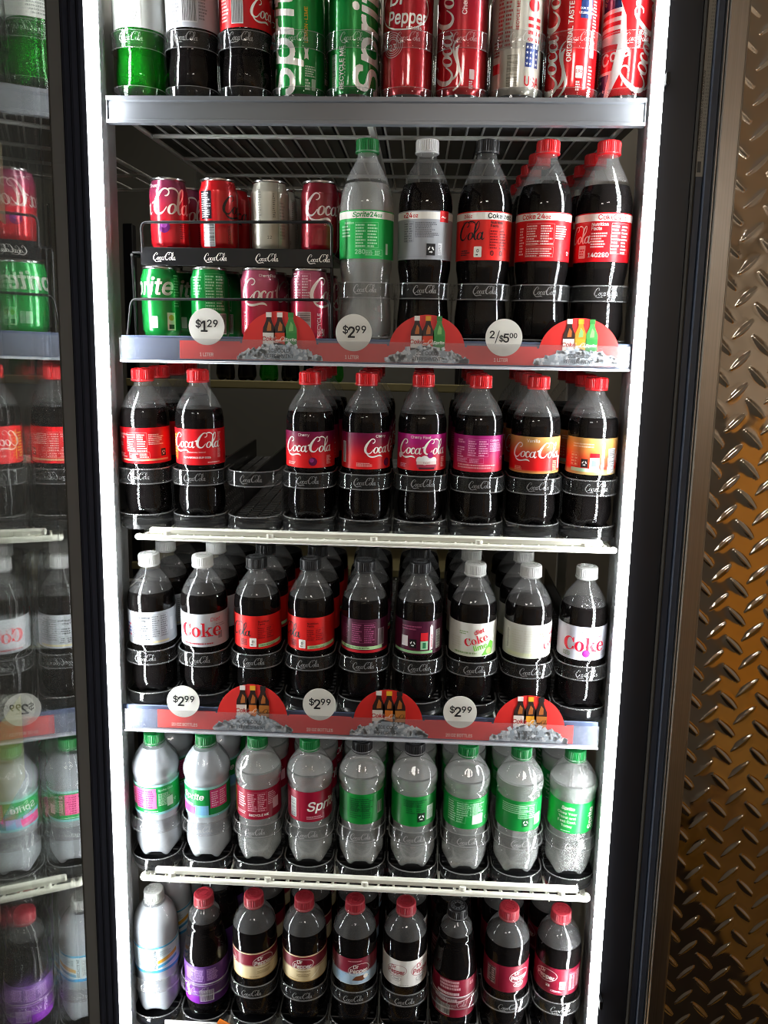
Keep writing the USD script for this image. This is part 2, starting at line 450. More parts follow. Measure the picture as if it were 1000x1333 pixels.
spec('slender', .208, [(.0285, 0), (.0335, .005), (.0345, .016), (.0345, .030), (.0345, .060), (.0345, .098), (.0350, .104), (.0338, .118), (.0315, .132), (.0288, .146), (.0262, .158), (.0272, .160), (.0235, .172), (.0240, .174), (.0195, .182), (.0150, .188), (.0125, .1915), (.0123, .1935)], (.030, .1), .165, petal=.25)
CAPMESH = {}


def cap_mesh(r, h=.018):
    key = (r, h)
    if key not in CAPMESH:
        prof = [(r * .97, 0), (r * 1.05, .0008), (r * 1.05, .0028), (r * .99, .0032), (r, .0042), (r, h - .0030), (r * .985, h - .0012), (r * .93, h - .0003), (r * .86, h), (r * .5, h), (.0008, h)]

        def mod(t, R, Z):
            z = Z; k = ((z > .0035) & (z < h - .002)); return R * (1 + .022 * k * np.sign(np.sin(36 * t))), Z
        CAPMESH[key] = lathe(prof, 144, mod)
    return CAPMESH[key]


def petal_mod(amount, facet):
    def mod(t, R, Z):
        z = Z; w = np.clip(1 - z / .022, 0, 1) ** 1.3; ph = .5 + .5 * np.cos(5 * t)
        R2 = R * (1 - amount * .32 * w * ph)
        if facet:
            band = np.exp(-((z - .060) / .016) ** 2); R2 = R2 - facet * band * (.5 + .5 * np.cos(8 * t))
            R2 = R2 - facet * .8 * np.exp(-((z - .168) / .010) ** 2) * (.5 + .5 * np.cos(10 * t))
        return R2, Z + amount * .016 * ph * np.clip(1 - z / .012, 0, 1)
    return mod


_cache = {}


def bottle_meshes(kind):
    if kind not in _cache:
        s = BOT[kind]; body = s['body']; H = s['H']; top = body[-1]; mod = petal_mod(s['petal'], s['facet'])
        neck = [(.0165, top[1] - .0005), (.0165, top[1] + .0008), (.0125, top[1] + .0014), (.0123, H - .003)]
        lo, hi = body[body[:, 1] < s['level'] + .001], body[body[:, 1] >= s['level'] + .001]
        shell = lathe(np.vstack([[(.010, .0015)], lo, hi[:1]]), 60, mod, True, False)
        nk = lathe(np.vstack([hi, neck]), 60, mod, False, False)
        liq = body[body[:, 1] < s['level']]; rl = np.interp(s['level'], body[:, 1], body[:, 0])
        inner = np.vstack([liq, [(rl, s['level'])]]) - [(.0007, 0)]; inner[:, 1] += np.where(inner[:, 1] < .003, .0007, 0)
        liquid = lathe(np.vstack([[(.010, .0024)], inner, [(rl - .003, s['level'] - .0004)]]), 60, mod)
        _cache[kind] = (shell, liquid, nk)
    return _cache[kind]


def revolve_colours(profile, colfn, seg=72):
    m = lathe(profile, seg, None, False, False); v = np.asarray(m.vertices)
    return m, colfn(v[:, 2])


def gradient(stops):
    zs = [s[0] for s in stops]; cs = np.array([lin(s[1]) for s in stops])
    return lambda z: np.stack([np.interp(z, zs, cs[:, k]) for k in range(3)], 1)


CAP_TEXT = None


def make_bottle(name, label, kind, liquid, cap, stops, art, loc, rz=0.0, group=None, shell='clear_bottle', label_z=None):
    s = BOT[kind]; t = thing(name, label, 'bottle', loc, rz, group, rx=TILT)
    sh, lq, nk = bottle_meshes(kind); obj('shell', sh, shell, t, smooth=True); obj('neck', nk, ('fogged_neck' if liquid == 'cola' else 'fogged_clear_neck') if shell == 'clear_bottle' else shell, t, smooth=True); obj('drink', lq, liquid, t, smooth=40)
    zc = s['H'] - .018
    cm = cap_mesh(s['capr']).copy(); cm.apply_translation((0, 0, zc)); c = obj('cap', cm, cap, t, smooth=35)
    # raised ring and marks on the cap's top
    a = []
    for r0, r1 in ((.0100, .0107), (.0052, .0058)):
        a.append(extrude(Point(0, 0).buffer(r1, 12).difference(Point(0, 0).buffer(r0, 12)), .0008))
    for k in range(11):
        w = 2 * math.pi * k / 11; q = affinity.rotate(sbox(-.0010, .0068, .0010, .0088), math.degrees(w), origin=(0, 0)); a.append(extrude(q, .0008))
    m = cat(*a); m.apply_translation((0, 0, s['H'] - .0001)); obj('raised_marks', m, cap if cap != 'cap_black' else 'cap_black_marks', c, smooth=False)
    z0, z1 = label_z or s['label']; R = float(np.interp((z0 + z1) / 2, s['body'][:, 1], s['body'][:, 0])) + .00035
    prof = [(R - .0003, z0), (R, z0 + .0002)] + [(R, z) for z in np.linspace(z0 + .001, z1 - .001, 14)] + [(R, z1 - .0002), (R - .0003, z1)]
    lm, lc = revolve_colours(prof, gradient([(z0 + (z1 - z0) * f, c_) for f, c_ in stops]))
    lb = obj('label', lm, 'label_film', t, smooth=True, col=lc)
    if art is not None and art.items:
        pm, pc = art.mesh(on_cylinder(R + .0001, z0)); obj('print', pm, 'label_film', lb, smooth=False, col=pc)
    return t


pmat('cap_black_marks', '#55565a', .4)
W, K = '#f3efe8', '#1b1a1c'
RED, DRED, SILVER = '#d3141e', '#b80d18', '#c3c6cc'

# --- label drawings; u = millimetres round the label (0 faces forward), v = millimetres up from its lower edge


def logo(a, u, v, h, col=W, sx=1.0, part=None):
    return a.place(part if part is not None else SCRIPT, u, v, h, col, align='c', sx=sx)


def a_classic_front():
    a = Art(1); logo(a, 0, 25, 8.7, W)
    a.text('ORIGINAL TASTE', 1, 17.3, 1.9, W, align='c', sx=1.25); a.text('FIFA WORLD CUP 2026', 2, 9.5, 2.5, W, True, align='c')
    a.rect(-44, 0, -31, 51, RED).lines(-46, 8, -34, 44, 9, '#f0c040').rect(-33.4, 6, -32, 46, '#e9b93a', 2)
    a.lines(33, 10, 40, 24, 7, '#f2b7b4').lines(34, 34, 40, 47, 6, '#f2b7b4').lines(17, 3.0, 36, 5.5, 1, '#f2b7b4'); return a


def a_classic_back(top='#f4c2bd'):
    a = Art(2); a.rect(-44, 46.5, 44, 51, '#d50f1a').rect(-30, 4, 44, 6.6, '#dcb58a', 2)
    a.text('Nutrition', -34, 40, 3, top, True).text('Facts', -34, 36, 3, top, True).lines(-34, 25, -24, 31, 2, top).lines(-36, 9, -20, 15, 3, top, fill=.7)
    a.panel(-19, 17, 11, 44, top, 8).panel(-16, 8, 14, 16.5, top, 3).lines(13, 27, 38, 43, 6, top)
    a.recycle(31, 10, 8.5, K); return a


def a_cherry_front():
    a = Art(3); logo(a, 0, 23, 8.7, W); a.text('Cherry', -6, 44.8, 3.8, W, align='c')
    a.poly(Point(7, 9).buffer(6), '#5e1140', 2).poly(Point(5.2, 11).buffer(3.1), '#a03a86', 3).poly(stroke([(6.5, 14, .5), (3.5, 19, .5), (2.5, 22, .5)]), '#5a2a10', 3)
    a.lines(-33, 4, -18, 9, 3, '#f4b9b6').lines(28, 5, 38, 18, 6, '#f4b9b6'); return a


def a_cherry_side():
    a = Art(4); a.barcode(-38, 8, -31, 38); logo(a, 36, 23, 8.7, W); a.text('Cherry', 24, 44.8, 3.8, W, align='c')
    a.poly(Point(36, 9).buffer(6), '#5e1140', 2).lines(-12, 4, 12, 10, 3, '#f4b9b6'); a.rect(-29, 0, -28.4, 51, '#c61822', 2); return a


def a_float_front():
    a = Art(5); logo(a, 0, 23.5, 8.7, W); a.text('Cherry Float', -2, 45.2, 3.6, W, align='c')
    a.poly(Polygon([(-6, 3), (20, 3), (23, 13), (-9, 13)]), '#b03a52', 2).poly(unary_union([Point(x, 15).buffer(r) for x, r in ((-3, 5), (4, 6.5), (11, 6), (17, 4.5))]), '#f4f0ee', 3)
    a.poly(Point(12, 22).buffer(4.2), '#a3186a', 4).rect(-7, 9, 21, 13.5, '#ead9d4', 4).text('FLOAT', 7, 10.2, 2.2, '#9a1430', align='c', layer=5).rect(-4, 2, 18, 5, '#54202c', 4)
    a.lines(-35, 4, -20, 10, 3, '#f2b0c6').poly(Point(-36, 20).buffer(4), '#f0dfe4', 2).lines(30, 5, 38, 20, 6, '#f4b9b6'); return a


def a_float_back():
    a = Art(6); t = '#ef9fc6'
    a.panel(-17, 22, 12, 46, t, 7).text('Contains', 14, 43, 3, t, True).lines(14, 29, 38, 42, 6, t).lines(-34, 40, -20, 46, 2, t, fill=.7).lines(-36, 20, -22, 36, 5, t).lines(-34, 5, 32, 12, 2, '#f2a9b0')
    a.panel(-36, 12.5, 6, 20, t, 3).recycle(33, 14, 8, None, '#f3c7d2').rect(43, 0, 43.6, 51, t, 2); return a


def a_vanilla_front():
    a = Art(7); logo(a, -1, 22.5, 8.6, W); a.text('Vanilla', -7, 43.6, 4.2, W, align='c')
    a.lines(24, 4, 33, 19, 6, '#f2c09c').barcode(35, 6, 40, 24, vertical=True).lines(-34, 4, -20, 10, 3, '#e8a98a'); return a


def a_vanilla_back():
    a = Art(8); a.panel(-37, 12, -25, 30, '#e9b48a', 4).recycle(-20, 10, 9.5, '#2a2222'); a.rect(-8, 8, 5, 24, '#9fd9b2', 2).rect(-8, 24, 5, 30, '#c9131f', 2)
    a.rect(-5, 12, 1, 20, '#79bf93', 3); a.poly(Polygon([(6, 3), (12, 5), (12, 44), (10, 47), (8, 44), (8, 7)]), '#f0d8e4', 2).text('RECYCLE ME AGAIN', 11.4, 9, 1.8, '#b7458a', True, rot=90, layer=3)
    a.rect(-36, 4, 6, 9, '#b7e0c0', 2).barcode(18, 2, 32, 37, vertical=True).lines(-34, 38, 2, 45, 2, '#f2d7b5').place(S1, 47, 20, 6.5, W, align='c'); return a


def a_diet_front():
    a = Art(9); a.place(COKE, 1, 16, 20, '#d5202e', align='c', sx=1.0); a.text('Diet', 23, 39, 6, '#d5455a', shear=12, align='c')
    a.lines(-28, 4, 30, 8, 1, '#b23a44').rect(27, 11, 34, 22, '#8a8d92', 2).lines(24, 30, 40, 36, 2, '#9a9ca2'); return a


def a_diet_back():
    a = Art(10); g = '#55585e'
    a.text('Nutrition', -11, 41, 3.2, '#3d4046', True).text('Facts', -11, 36.4, 3.2, '#3d4046', True).panel(8, 12, 33, 47, '#84868c', 10).lines(-10, 22, 5, 32, 3, g)
    a.panel(-12, 8, 6, 18, g, 3).lines(-24, 10, -16, 34, 8, '#8b8d93').rect(-12, 3, 34, 6, '#d9cfa4', 2).rect(37, 18, 43, 38, '#d8d9dc', 2)
    for i in range(16):
        a.poly(Point(-40 + 4.0 * (i % 4), 14 + 5.5 * (i // 4)).buffer(1.7), '#3c56a8' if (i + i // 4) % 3 else '#c42b3f', 2)
    return a


def a_zero(u0=0, band=True):
    a = Art(11); a.place(SCRIPT_COLA, -22 + u0, 20, 8.5, K, align='c')
    a.text('Nutrition', 6 + u0, 41, 3, '#4a0a0c', True).text('Facts', 6 + u0, 37, 3, '#4a0a0c', True).panel(5 + u0, 16, 30 + u0, 35, '#8f1216', 6)
    a.poly(sbox(-6 + u0, 5, 2 + u0, 16).buffer(1.2), W, 2).text('0', -2 + u0, 9.5, 4, K, True, align='c', layer=3).lines(-5 + u0, 6.3, 1 + u0, 8.4, 1, K, 3).lines(-22 + u0, 6, -10 + u0, 16, 4, K)
    if band:
        a.poly(Polygon([(6 + u0, 3), (46, 6), (46, 11), (6 + u0, 8)]), '#b9dfa6', 2).text('100% RECYCLED', 9 + u0, 5, 2, '#3a5a2c', True, layer=3)
    return a


def a_maroon_lines():
    a = Art(12); t = '#a8577e'
    a.panel(-18, 15, 18, 46, t, 9).barcode(22, 10, 34, 36, '#b59aa4').rect(-44, 5, 30, 10, '#b9dfa6', 2).text('IS A 100% RECYCLED BOTTLE', -34, 6.3, 2.1, '#3a5a2c', True, layer=3)
    a.rect(-44, 0, 44, 4, '#c51e2a', 2).lines(-40, 20, -22, 42, 8, '#8c3f64'); return a


def a_maroon_back():
    a = Art(13); a.recycle(-14, 10, 11, '#17171a').rect(3, 8, 14, 21, '#a7d6b0', 2).rect(3, 21.5, 14, 34, '#d3202c', 2).rect(6, 10, 11, 19, '#2f7b51', 3)
    a.poly(Polygon([(17, 6), (22, 8), (22, 42), (19.5, 46), (17, 42)]), '#f3dfe4', 2).text('RECYCLE ME', 21.4, 11, 2.3, '#c0303c', True, rot=90, layer=3)
    a.barcode(28, 7, 38, 36, vertical=True).rect(-26, 12, -16, 28, '#dcd0d3', 2).rect(-44, 2, 22, 6, '#9fd29a', 2).lines(-26, 38, 10, 46, 2, '#9b4b6d'); return a


def a_lime_front():
    a = Art(14); a.text('diet', 8, 36, 6.5, '#d3263a', True, align='c', rot=18, shear=8); a.place(COKE, 5, 20, 11.5, '#d3263a', rot=16, align='c')
    a.text('lime', 11, 11.5, 8, '#6cbf2a', True, align='c', rot=16); a.poly(Polygon([(12, 2), (30, 2), (32, 20), (26, 24)]), '#63b22c', 2).poly(Point(24, 8).buffer(5), '#a5d86a', 3)
    a.lines(-22, 34, -8, 40, 2, '#8aa56f').lines(-30, 4, 6, 9, 1, '#8aa56f').lines(-36, 12, -18, 30, 5, '#d2d2c4'); return a


def a_lime_back():
    a = Art(15); a.rect(-38, 10, -31, 44, '#e6e5dc', 2).lines(-37, 12, -32, 42, 12, '#8d8d84', 3).panel(-28, 10, 8, 45, '#d4d3c6', 9).lines(14, 32, 26, 40, 2, '#8aa56f')
    a.place(COKE, 40, 16, 11, '#d3263a', rot=16, align='c').text('diet', 40, 32, 6, '#d3263a', True, align='c', rot=16).rect(-34, 3, 24, 8, '#dfe3c0', 2); return a


def a_diet_cherry():
    a = Art(16); a.place(COKE, -2, 14, 20, '#e21a35', align='c'); a.text('Cherry', -3, 41, 3.2, '#3e3f46', align='c').text('Diet', 19, 34.5, 3.6, '#d5455a', align='c')
    a.poly(Point(1, 11).buffer(5.5), '#7c1a72', 4).poly(Point(0, 13).buffer(2.6), '#c22fa0', 5).poly(stroke([(1, 16, .5), (-1, 26, .5), (-4, 34, .5)]), '#5a3a20', 5)
    a.lines(-34, 5, -20, 12, 3, '#7a8c6a').lines(26, 6, 36, 14, 3, '#9a9ca2'); return a


def a_24(kind):
    a = Art(17); name = {'lemon': 'Sprite', 'zero': 'Coke', 'diet': 'Coke', 'red': 'Coke'}[kind]
    cols = {'lemon': ('#108a3a', '#a9e3b7'), 'zero': (K, '#8f1216'), 'diet': ('#c8202c', '#74767c'), 'red': ('#d8141e', '#f6c6c2')}[kind]
    a.rect(-60, 51, 60, 60, '#f2eee6', 1)
    return a, name, cols


def a_24_lemon():
    a, n, c = a_24('lemon'); a.text('Sprite', -16, 52.8, 6.2, c[0], True, shear=14).text('24', 8, 52.8, 6.2, c[0], True).text('oz', 18.5, 52.8, 4.6, c[0], True)
    a.panel(-12, 14, 20, 46, c[1], 8).lines(-36, 28, -18, 44, 4, c[1]).text('280', -12, 6, 5.6, c[1], True).panel(2, 4, 26, 12, c[1], 3).rect(32, 6, 36, 20, '#d8efdc', 2).text('Nutrition', -30, 44, 3, c[1], True); return a


def a_24_diet():
    a, n, c = a_24('diet'); a.text('e.', -31, 53, 5, c[0], True).text('24', -27, 52.8, 6.4, c[0], True).text('oz', -15.5, 52.8, 4.8, c[0], True)
    a.panel(-30, 22, -14, 48, c[1], 8).lines(-12, 28, 24, 48, 9, c[1]); a.recycle(4, 5, 12, '#242426').rect(20, 6, 26, 21, '#dcdee2', 2).lines(20.5, 7, 25.5, 20, 6, '#88898e', 3)
    a.rect(22, 48, 37, 62, '#d8141e', 2).place(stroke([(0, 0, .1), (.6, .4, .3), (1.2, .1, .3), (2, .5, .1)]), 24, 53, 4, W, layer=3).rect(-44, 3, 44, 4, '#9a9ca2', 2); return a


def a_24_zero():
    a, n, c = a_24('zero'); a.text('Coke zero', 4, 52.8, 6.2, K, True).text('24oz', -30, 53.5, 4, '#c8202c', True)
    a.place(SCRIPT_COLA, -19, 26, 9.5, K, align='c').text('ZERO SUGAR', -22, 46.5, 2.2, K, True, align='c')
    a.text('Nutrition', 8, 46, 3.4, K, True).text('Facts', 8, 41.5, 3.4, K, True).panel(7, 14, 34, 40, '#7c0f14', 7).poly(sbox(-12, 5, -4, 16).buffer(1.3), W, 2).text('0', -8, 10, 4, K, True, align='c', layer=3).lines(-11, 6, -5, 8.6, 1, K, 3)
    a.text('0', 9, 6, 6, K, True).text('0', 22, 6, 6, K, True).lines(-34, 6, -18, 14, 3, K); return a


def a_24_red_back():
    a, n, c = a_24('red'); a.text('Coke', -34, 52.8, 6.2, c[0], True).text('24', -12, 52.8, 6.4, c[0], True).text('oz', -1, 52.8, 4.8, c[0], True)
    a.panel(-26, 20, 12, 47, c[1], 8).lines(14, 28, 34, 46, 6, c[1]).panel(-26, 5, 12, 18, c[1], 4).recycle(33, 6, 8, '#7c0d14').lines(-38, 8, -29, 44, 10, c[1]); return a


def a_24_red_facts():
    a, n, c = a_24('red'); a.text('Coke', -12, 52.8, 6.2, c[0], True).text('24', 8, 52.8, 6.2, c[0], True).text('oz', 19.5, 52.8, 4.8, c[0], True)
    a.place(SCRIPT_COLA, -38, 24, 9, W, align='c').text('Nutrition', -20, 45, 4, W, True).text('Facts', -20, 40, 4, W, True).panel(6, 10, 34, 48, c[1], 9).lines(-20, 18, 2, 38, 6, c[1])
    a.text('140', -23, 6, 5.4, W, True).text('280', -9, 6, 5.4, W, True).poly(sbox(-37, 6, -28, 20).buffer(1.2), '#f4d9d4', 2).lines(-36.5, 8, -28.5, 18, 3, c[0], 3); return a


def a_punch(back):
    """the two-tone green label with pink boxes"""
    a = Art(18); a.rect(-60, 0, 60, 4, '#8fd3d4', 1).rect(-60, 47, 60, 51, '#9fdcd6', 1)
    if back:
        a.rect(-40, 14, -27, 44, '#df3f86', 2).rect(-26, 11, 8, 45, '#ee6d9f', 2).panel(-25, 12, 7, 44, '#b8236b', 8, 3).lines(-38, 18, -29, 42, 5, '#f6c4da', 3)
        a.lines(11, 15, 34, 36, 8, '#b9e7c3').text('Sprite Chill', 11, 39, 3.4, '#bdeccb', True).rect(24, 11, 34, 26, '#c6eccd', 2).recycle(35, 14, 7, None, '#cdeed6').lines(-12, 5.5, 18, 8, 1, '#d2f2da')
    else:
        a.text('Sprite', -36, 30, 10, W, True, shear=12, align='l').poly(Polygon([(-44, 4), (-12, 4), (-16, 22), (-44, 26)]), '#7fc4e6', 2).poly(Polygon([(-44, 4), (-14, 4), (-12, 17), (-44, 20)]), '#e14a90', 3)
        a.rect(-14, 4, 8, 20, '#7db7dd', 2).rect(11, 15, 40, 46, '#dd3b80', 2).lines(13, 18, 24, 44, 7, '#f6c4da', 3).lines(26, 18, 38, 44, 7, '#f6c4da', 3).rect(9, 4, 10, 47, '#0b5c2a', 2)
    return a


def a_crimson(front):
    a = Art(19)
    if front:
        a.text('Sprite', -1, 19, 15, W, True, shear=12).rect(-14, 0, -13.3, 51, '#8d1531', 2).barcode(-30, 6, -19, 38, vertical=True).lines(-2, 5, 26, 11, 2, '#e3a1ae').lines(-42, 12, -32, 44, 10, '#d98c9c')
    else:
        a.rect(-42, 4, -37, 47, '#d9a43a', 2).panel(-12, 14, 18, 46, '#e3a1ae', 9).lines(-30, 20, -15, 44, 6, '#eab5bf').text('RECYCLE ME', -10, 6, 3.6, W, True).rect(28, 14, 40, 32, '#e0b3bd', 2).lines(20, 24, 36, 46, 7, '#e3a1ae').lines(-34, 8, -14, 14, 2, '#eab5bf')
    return a


def a_green(v):
    a = Art(20 + v); t = '#9fe0b0' if v > 1 else '#0d5a27'
    if v == 4:
        a.text('Sprite', -11, 39, 5.2, W, True, shear=8, align='c')
        for i, (s, h) in enumerate((('Obey Your', 5.2), ('Thirst and', 5), ('Feel Cool', 5.4), ('Today', 5.0))):
            a.text(s, -12, 31 - i * 7, h * .82, W, align='c', shear=-6)
        a.text('Sprite', 31, 6, 9.5, W, True, rot=90); a.lines(-20, 3, 0, 5, 1, '#bfeccb'); return a
    a.panel(-16 + 4 * v, 22, 14 + 4 * v, 46, t, 7)
    if v == 0:
        a.rect(-44, 0, -22, 51, '#127d37', 1).panel(-18, 10, 20, 46, t, 10).barcode(28, 14, 38, 34, '#cfe9d5').lines(-40, 18, -26, 44, 6, t)
    elif v == 1:
        a.lines(-16, 34, 22, 46, 4, t).recycle(6, 8, 12, '#15301d').rect(21, 10, 34, 33, '#c9e6d0', 2).lines(22, 11, 33, 32, 9, '#58715f', 3)
    elif v == 2:
        a.panel(-32, 10, -2, 46, t, 9).lines(4, 24, 30, 44, 6, t).rect(8, 8, 26, 24, '#d3ecd9', 2).recycle(28, 9, 9, None, '#d3ecd9')
    else:
        a.lines(-30, 30, 18, 46, 5, t).recycle(2, 8, 11, '#17632f').rect(22, 9, 35, 27, '#d3ecd9', 2).lines(22.6, 10, 34.4, 26, 7, '#4c7a58', 3)
    return a


def pepper_logo(a, u, v, s, col, sub=None, subcol=None, ringcol=None):
    a.text('Dr', u - 4 * s, v + 7.4 * s, 6.4 * s, col, True, align='c', shear=6, sx=.9).text('Pepper', u + .5 * s, v - 1.0 * s, 7.2 * s, col, True, align='c', shear=6, sx=.84)
    e = affinity.scale(Point(0, 0).buffer(1, 24), 17.2 * s, 10.4 * s); e2 = affinity.scale(Point(0, 0).buffer(1, 24), 16.6 * s, 9.8 * s)
    a.poly(affinity.translate(affinity.rotate(e.difference(e2), 10), u + s, v + 5.0 * s), ringcol or col, 2)
    if sub:
        a.text(sub, u, v - 12.0 * s, 3.8 * s, subcol or col, True, align='c', shear=8); f = affinity.scale(Point(0, 0).buffer(1, 20), 9 * s, 4.6 * s)
        a.poly(affinity.translate(f.difference(affinity.scale(f, .92, .87)), u, v - 10.4 * s), subcol or col, 2)
    return a


def a_pepper_cream(u):
    a = Art(31); a.poly(Polygon([(-60, 25), (60, 25), (60, 29), (20, 25.5), (-15, 24), (-60, 27)]), '#e8d8b8', 1)
    pepper_logo(a, u, 26, 1.0, W, None); pepper_logo(a, u - 62, 26, .9, W); a.text('CREAM SODA', u + 2, 18, 2.4, '#8a6a3c', True, align='c').lines(u - 9, 9, u + 13, 15, 3, '#a58a5c')
    a.poly(stroke([(u + 14, 6, .6), (u + 22, 12, 1.4), (u + 28, 20, 1.0), (u + 20, 18, .6)]), '#f4ead2', 2).lines(u - 22, 3.5, u - 4, 5.5, 1, '#a58a5c').rect(-60, 45.4, 60, 47.5, '#d9c8a0', 2).rect(-60, 0, 60, 1.2, '#b98f4c', 2); return a


def a_pepper_coco():
    a = Art(32); pepper_logo(a, 8, 22, 1.0, W); a.poly(Polygon([(-2, 8), (14, 6), (26, 12), (16, 16), (4, 15)]), '#6b3a22', 3).poly(Point(20, 13).buffer(4), '#f1ece4', 4)
    pepper_logo(a, -50, 22, .8, W); a.lines(-30, 8, -10, 20, 4, '#8fb7d8').lines(-8, 42, 26, 44.5, 1, '#d9a7ad').rect(-60, 0, 60, 1.2, '#c9d4dd', 2); return a


def a_pepper_diet():
    a = Art(33); pepper_logo(a, -14, 24, .98, '#9a1830', 'Diet', '#8a8a8a', '#8b2035'); pepper_logo(a, 29, 24, 1.15, '#9a1830', 'Diet', '#8a8a8a', '#8b2035'); a.lines(-10, 2.5, 12, 4.5, 1, '#9a9a9a'); return a


def a_pepper_red(v):
    a = Art(34)
    if v == 0:
        a.panel(-36, 10, -20, 40, '#cdb1b1', 7).rect(-35.5, 11, -20.5, 39, '#4c3a38', 1); a.rect(-14, 0, -13.4, 50, '#5c0c1d', 2); pepper_logo(a, 18, 24, 1.0, W, 'Zero', W); return a
    pepper_logo(a, -24, 26, 1.05, W, None); a.poly(sbox(0, 12, 7, 24).buffer(1.2), '#f0d9dd', 2).lines(.3, 13, 6.7, 23, 3, '#8d1530', 3).panel(14, 8, 26, 40, '#e7b6c2', 9).lines(28, 10, 38, 42, 9, '#e7b6c2').lines(-14, 5, 8, 9, 2, '#e7b6c2').text('23', -22, 12, 4, W, True); return a


def a_water():
    a = Art(35); a.rect(-60, 0, 60, 5, '#3f8fc0', 1).rect(-60, 44, 60, 47.5, '#57a3c8', 1).panel(-30, 12, -14, 40, '#a9bcc6', 7); a.rect(-12, 8, 2, 40, '#cdd3d2', 2).lines(-11, 9, 1, 39, 12, '#8b979a', 3)
    a.text('RECYCLE ME', 8.5, 8, 4.0, '#3a4a52', True, rot=90).poly(Polygon([(10, 16), (44, 24), (44, 31), (10, 22)]), '#e0a53a', 2).poly(Polygon([(10, 8), (44, 15), (44, 20), (10, 13)]), '#4f9cc6', 2).lines(14, 30, 34, 40, 4, '#94a7b0').recycle(-38, 10, 8, None, '#7d8d95'); return a


def a_purple():
    a = Art(36); t = '#c4a0dc'; a.panel(-30, 42, 4, 66, t, 8).lines(8, 44, 30, 66, 8, t).lines(-30, 34, 24, 40, 2, t).rect(-44, 33, 44, 34, '#a77cc4', 2); a.barcode(-4, 5, 18, 26, '#d9d0dd', '#4a3a55').rect(-44, 0, -6, 30, '#7a1fa0', 1); return a


def a_tall_maroon():
    a = Art(37); a.lines(-26, 52, 18, 70, 3, '#d9a7ad', fill=.7).text('23', 24, 58, 5, '#e3b5bb', True).rect(-60, 38, 60, 40, '#d9c9c9', 2).lines(-30, 42, 10, 48, 1, '#e9cfd2', fill=.8)
    a.barcode(-34, 4, -8, 24, '#e6ddd9', K).text('1 PT', 2, 26, 3, '#e3b5bb', True).lines(-36, 30, 26, 36, 1, '#e9cfd2', fill=.8).poly(stroke([(-36, 31, 1), (0, 30, 2.4), (34, 36, 1)]), '#d8bcbc', 2); return a


# ------------------------------------------------------------------ cans


def make_can(name, label, H, R, stops, art, loc, rz=0.0, group=None, metal='can_print'):
    t = thing(name, label, 'can', loc, rz, group, rx=TILT); k = .0045 if H > .13 else .0035
    prof = [(R - k, .0040), (R - .0012, .0085), (R, .0115)] + [(R, z) for z in np.linspace(.014, H - .017, 12)] + [(R - .0004, H - .0145), (R - .0022, H - .010), (R - k, H - .005), (R - k - .0004, H - .0032)]
    bm, bc = revolve_colours(prof, gradient([(H * f, c) for f, c in stops])); b = obj('body', bm, metal, t, smooth=True, col=bc)
    obj('base', lathe([(.004, .0052), (R - .010, .0042), (R - .0075, .0), (R - .0062, 0), (R - k, .0041)], 56), 'can_metal', t, smooth=40)
    r1 = R - k
    obj('lid', lathe([(r1 - .0002, H - .0035), (r1 + .0010, H - .0024), (r1 + .0010, H - .0006), (r1 + .0004, H), (r1 - .0012, H), (r1 - .0019, H - .0010), (r1 - .0022, H - .0042), (r1 - .0036, H - .0046), (r1 - .0042, H - .0034), (.002, H - .0034)], 56), 'can_metal', t, smooth=40)
    tab = affinity.scale(Point(0, 0).buffer(1, 12), .0065, .0105).difference(affinity.translate(affinity.scale(Point(0, 0).buffer(1, 10), .0038, .0038), 0, -.0045))
    tm = extrude(tab, .0011); tm.apply_translation((0, .002, H - .0030)); obj('pull_tab', tm, 'can_metal', t, smooth=30)
    if art is not None and art.items:
        pm, pc = art.mesh(on_cylinder(R + .0001, 0.0)); obj('print', pm, metal, b, smooth=False, col=pc)
    return t


def mini_script(u, top=None, cherry=True, col='#efe6dc'):
    a = Art(41); a.place(SCRIPT, u, 56, 10.5, col, align='c')
    if top:
        a.text(top, u - 30, 84, 4, col)
    return a


# ------------------------------------------------------------------ lanes: base heights, pitch, first lane's x
ZS = {1: 1.835, 2: 1.525, 3: 1.2635, 4: .9935, 5: .7215, 6: .4495}      # shelf fronts
Z = {1: 1.8375, 2: 1.5195, 3: 1.2652, 4: .9970, 5: .7282, 6: .4543}      # lane floors under the front bottle's axis
TILT = math.radians(4.6)                                                 # gravity-fed: every lane slopes down to the front


def at_row(row, x, y, z=0.0):
    """a point given along the sloping lane, as a point of the room"""
    return (x, y * math.cos(TILT) - z * math.sin(TILT), Z[row] + y * math.sin(TILT) + z * math.cos(TILT))


def sloped(pts, dz=0.0):
    p = np.asarray(pts, float); return np.stack([p[:, 0], p[:, 1] * math.cos(TILT) - p[:, 2] * math.sin(TILT), p[:, 1] * math.sin(TILT) + p[:, 2] * math.cos(TILT) + dz], 1)


PX = .0803
LANE = lambda i, off=0.0: (i - 4) * PX + off
OFF = {2: -.004, 3: .0, 4: .0026, 5: .0027, 6: -.0042}


def ellipse_path(hw, y0, depth, back, n=17):
    pts = [(-hw, back)] + [(hw * math.sin(t), y0 - depth * math.cos(t)) for t in np.linspace(-math.pi / 2, math.pi / 2, n)] + [(hw, back)]
    return np.array(pts)


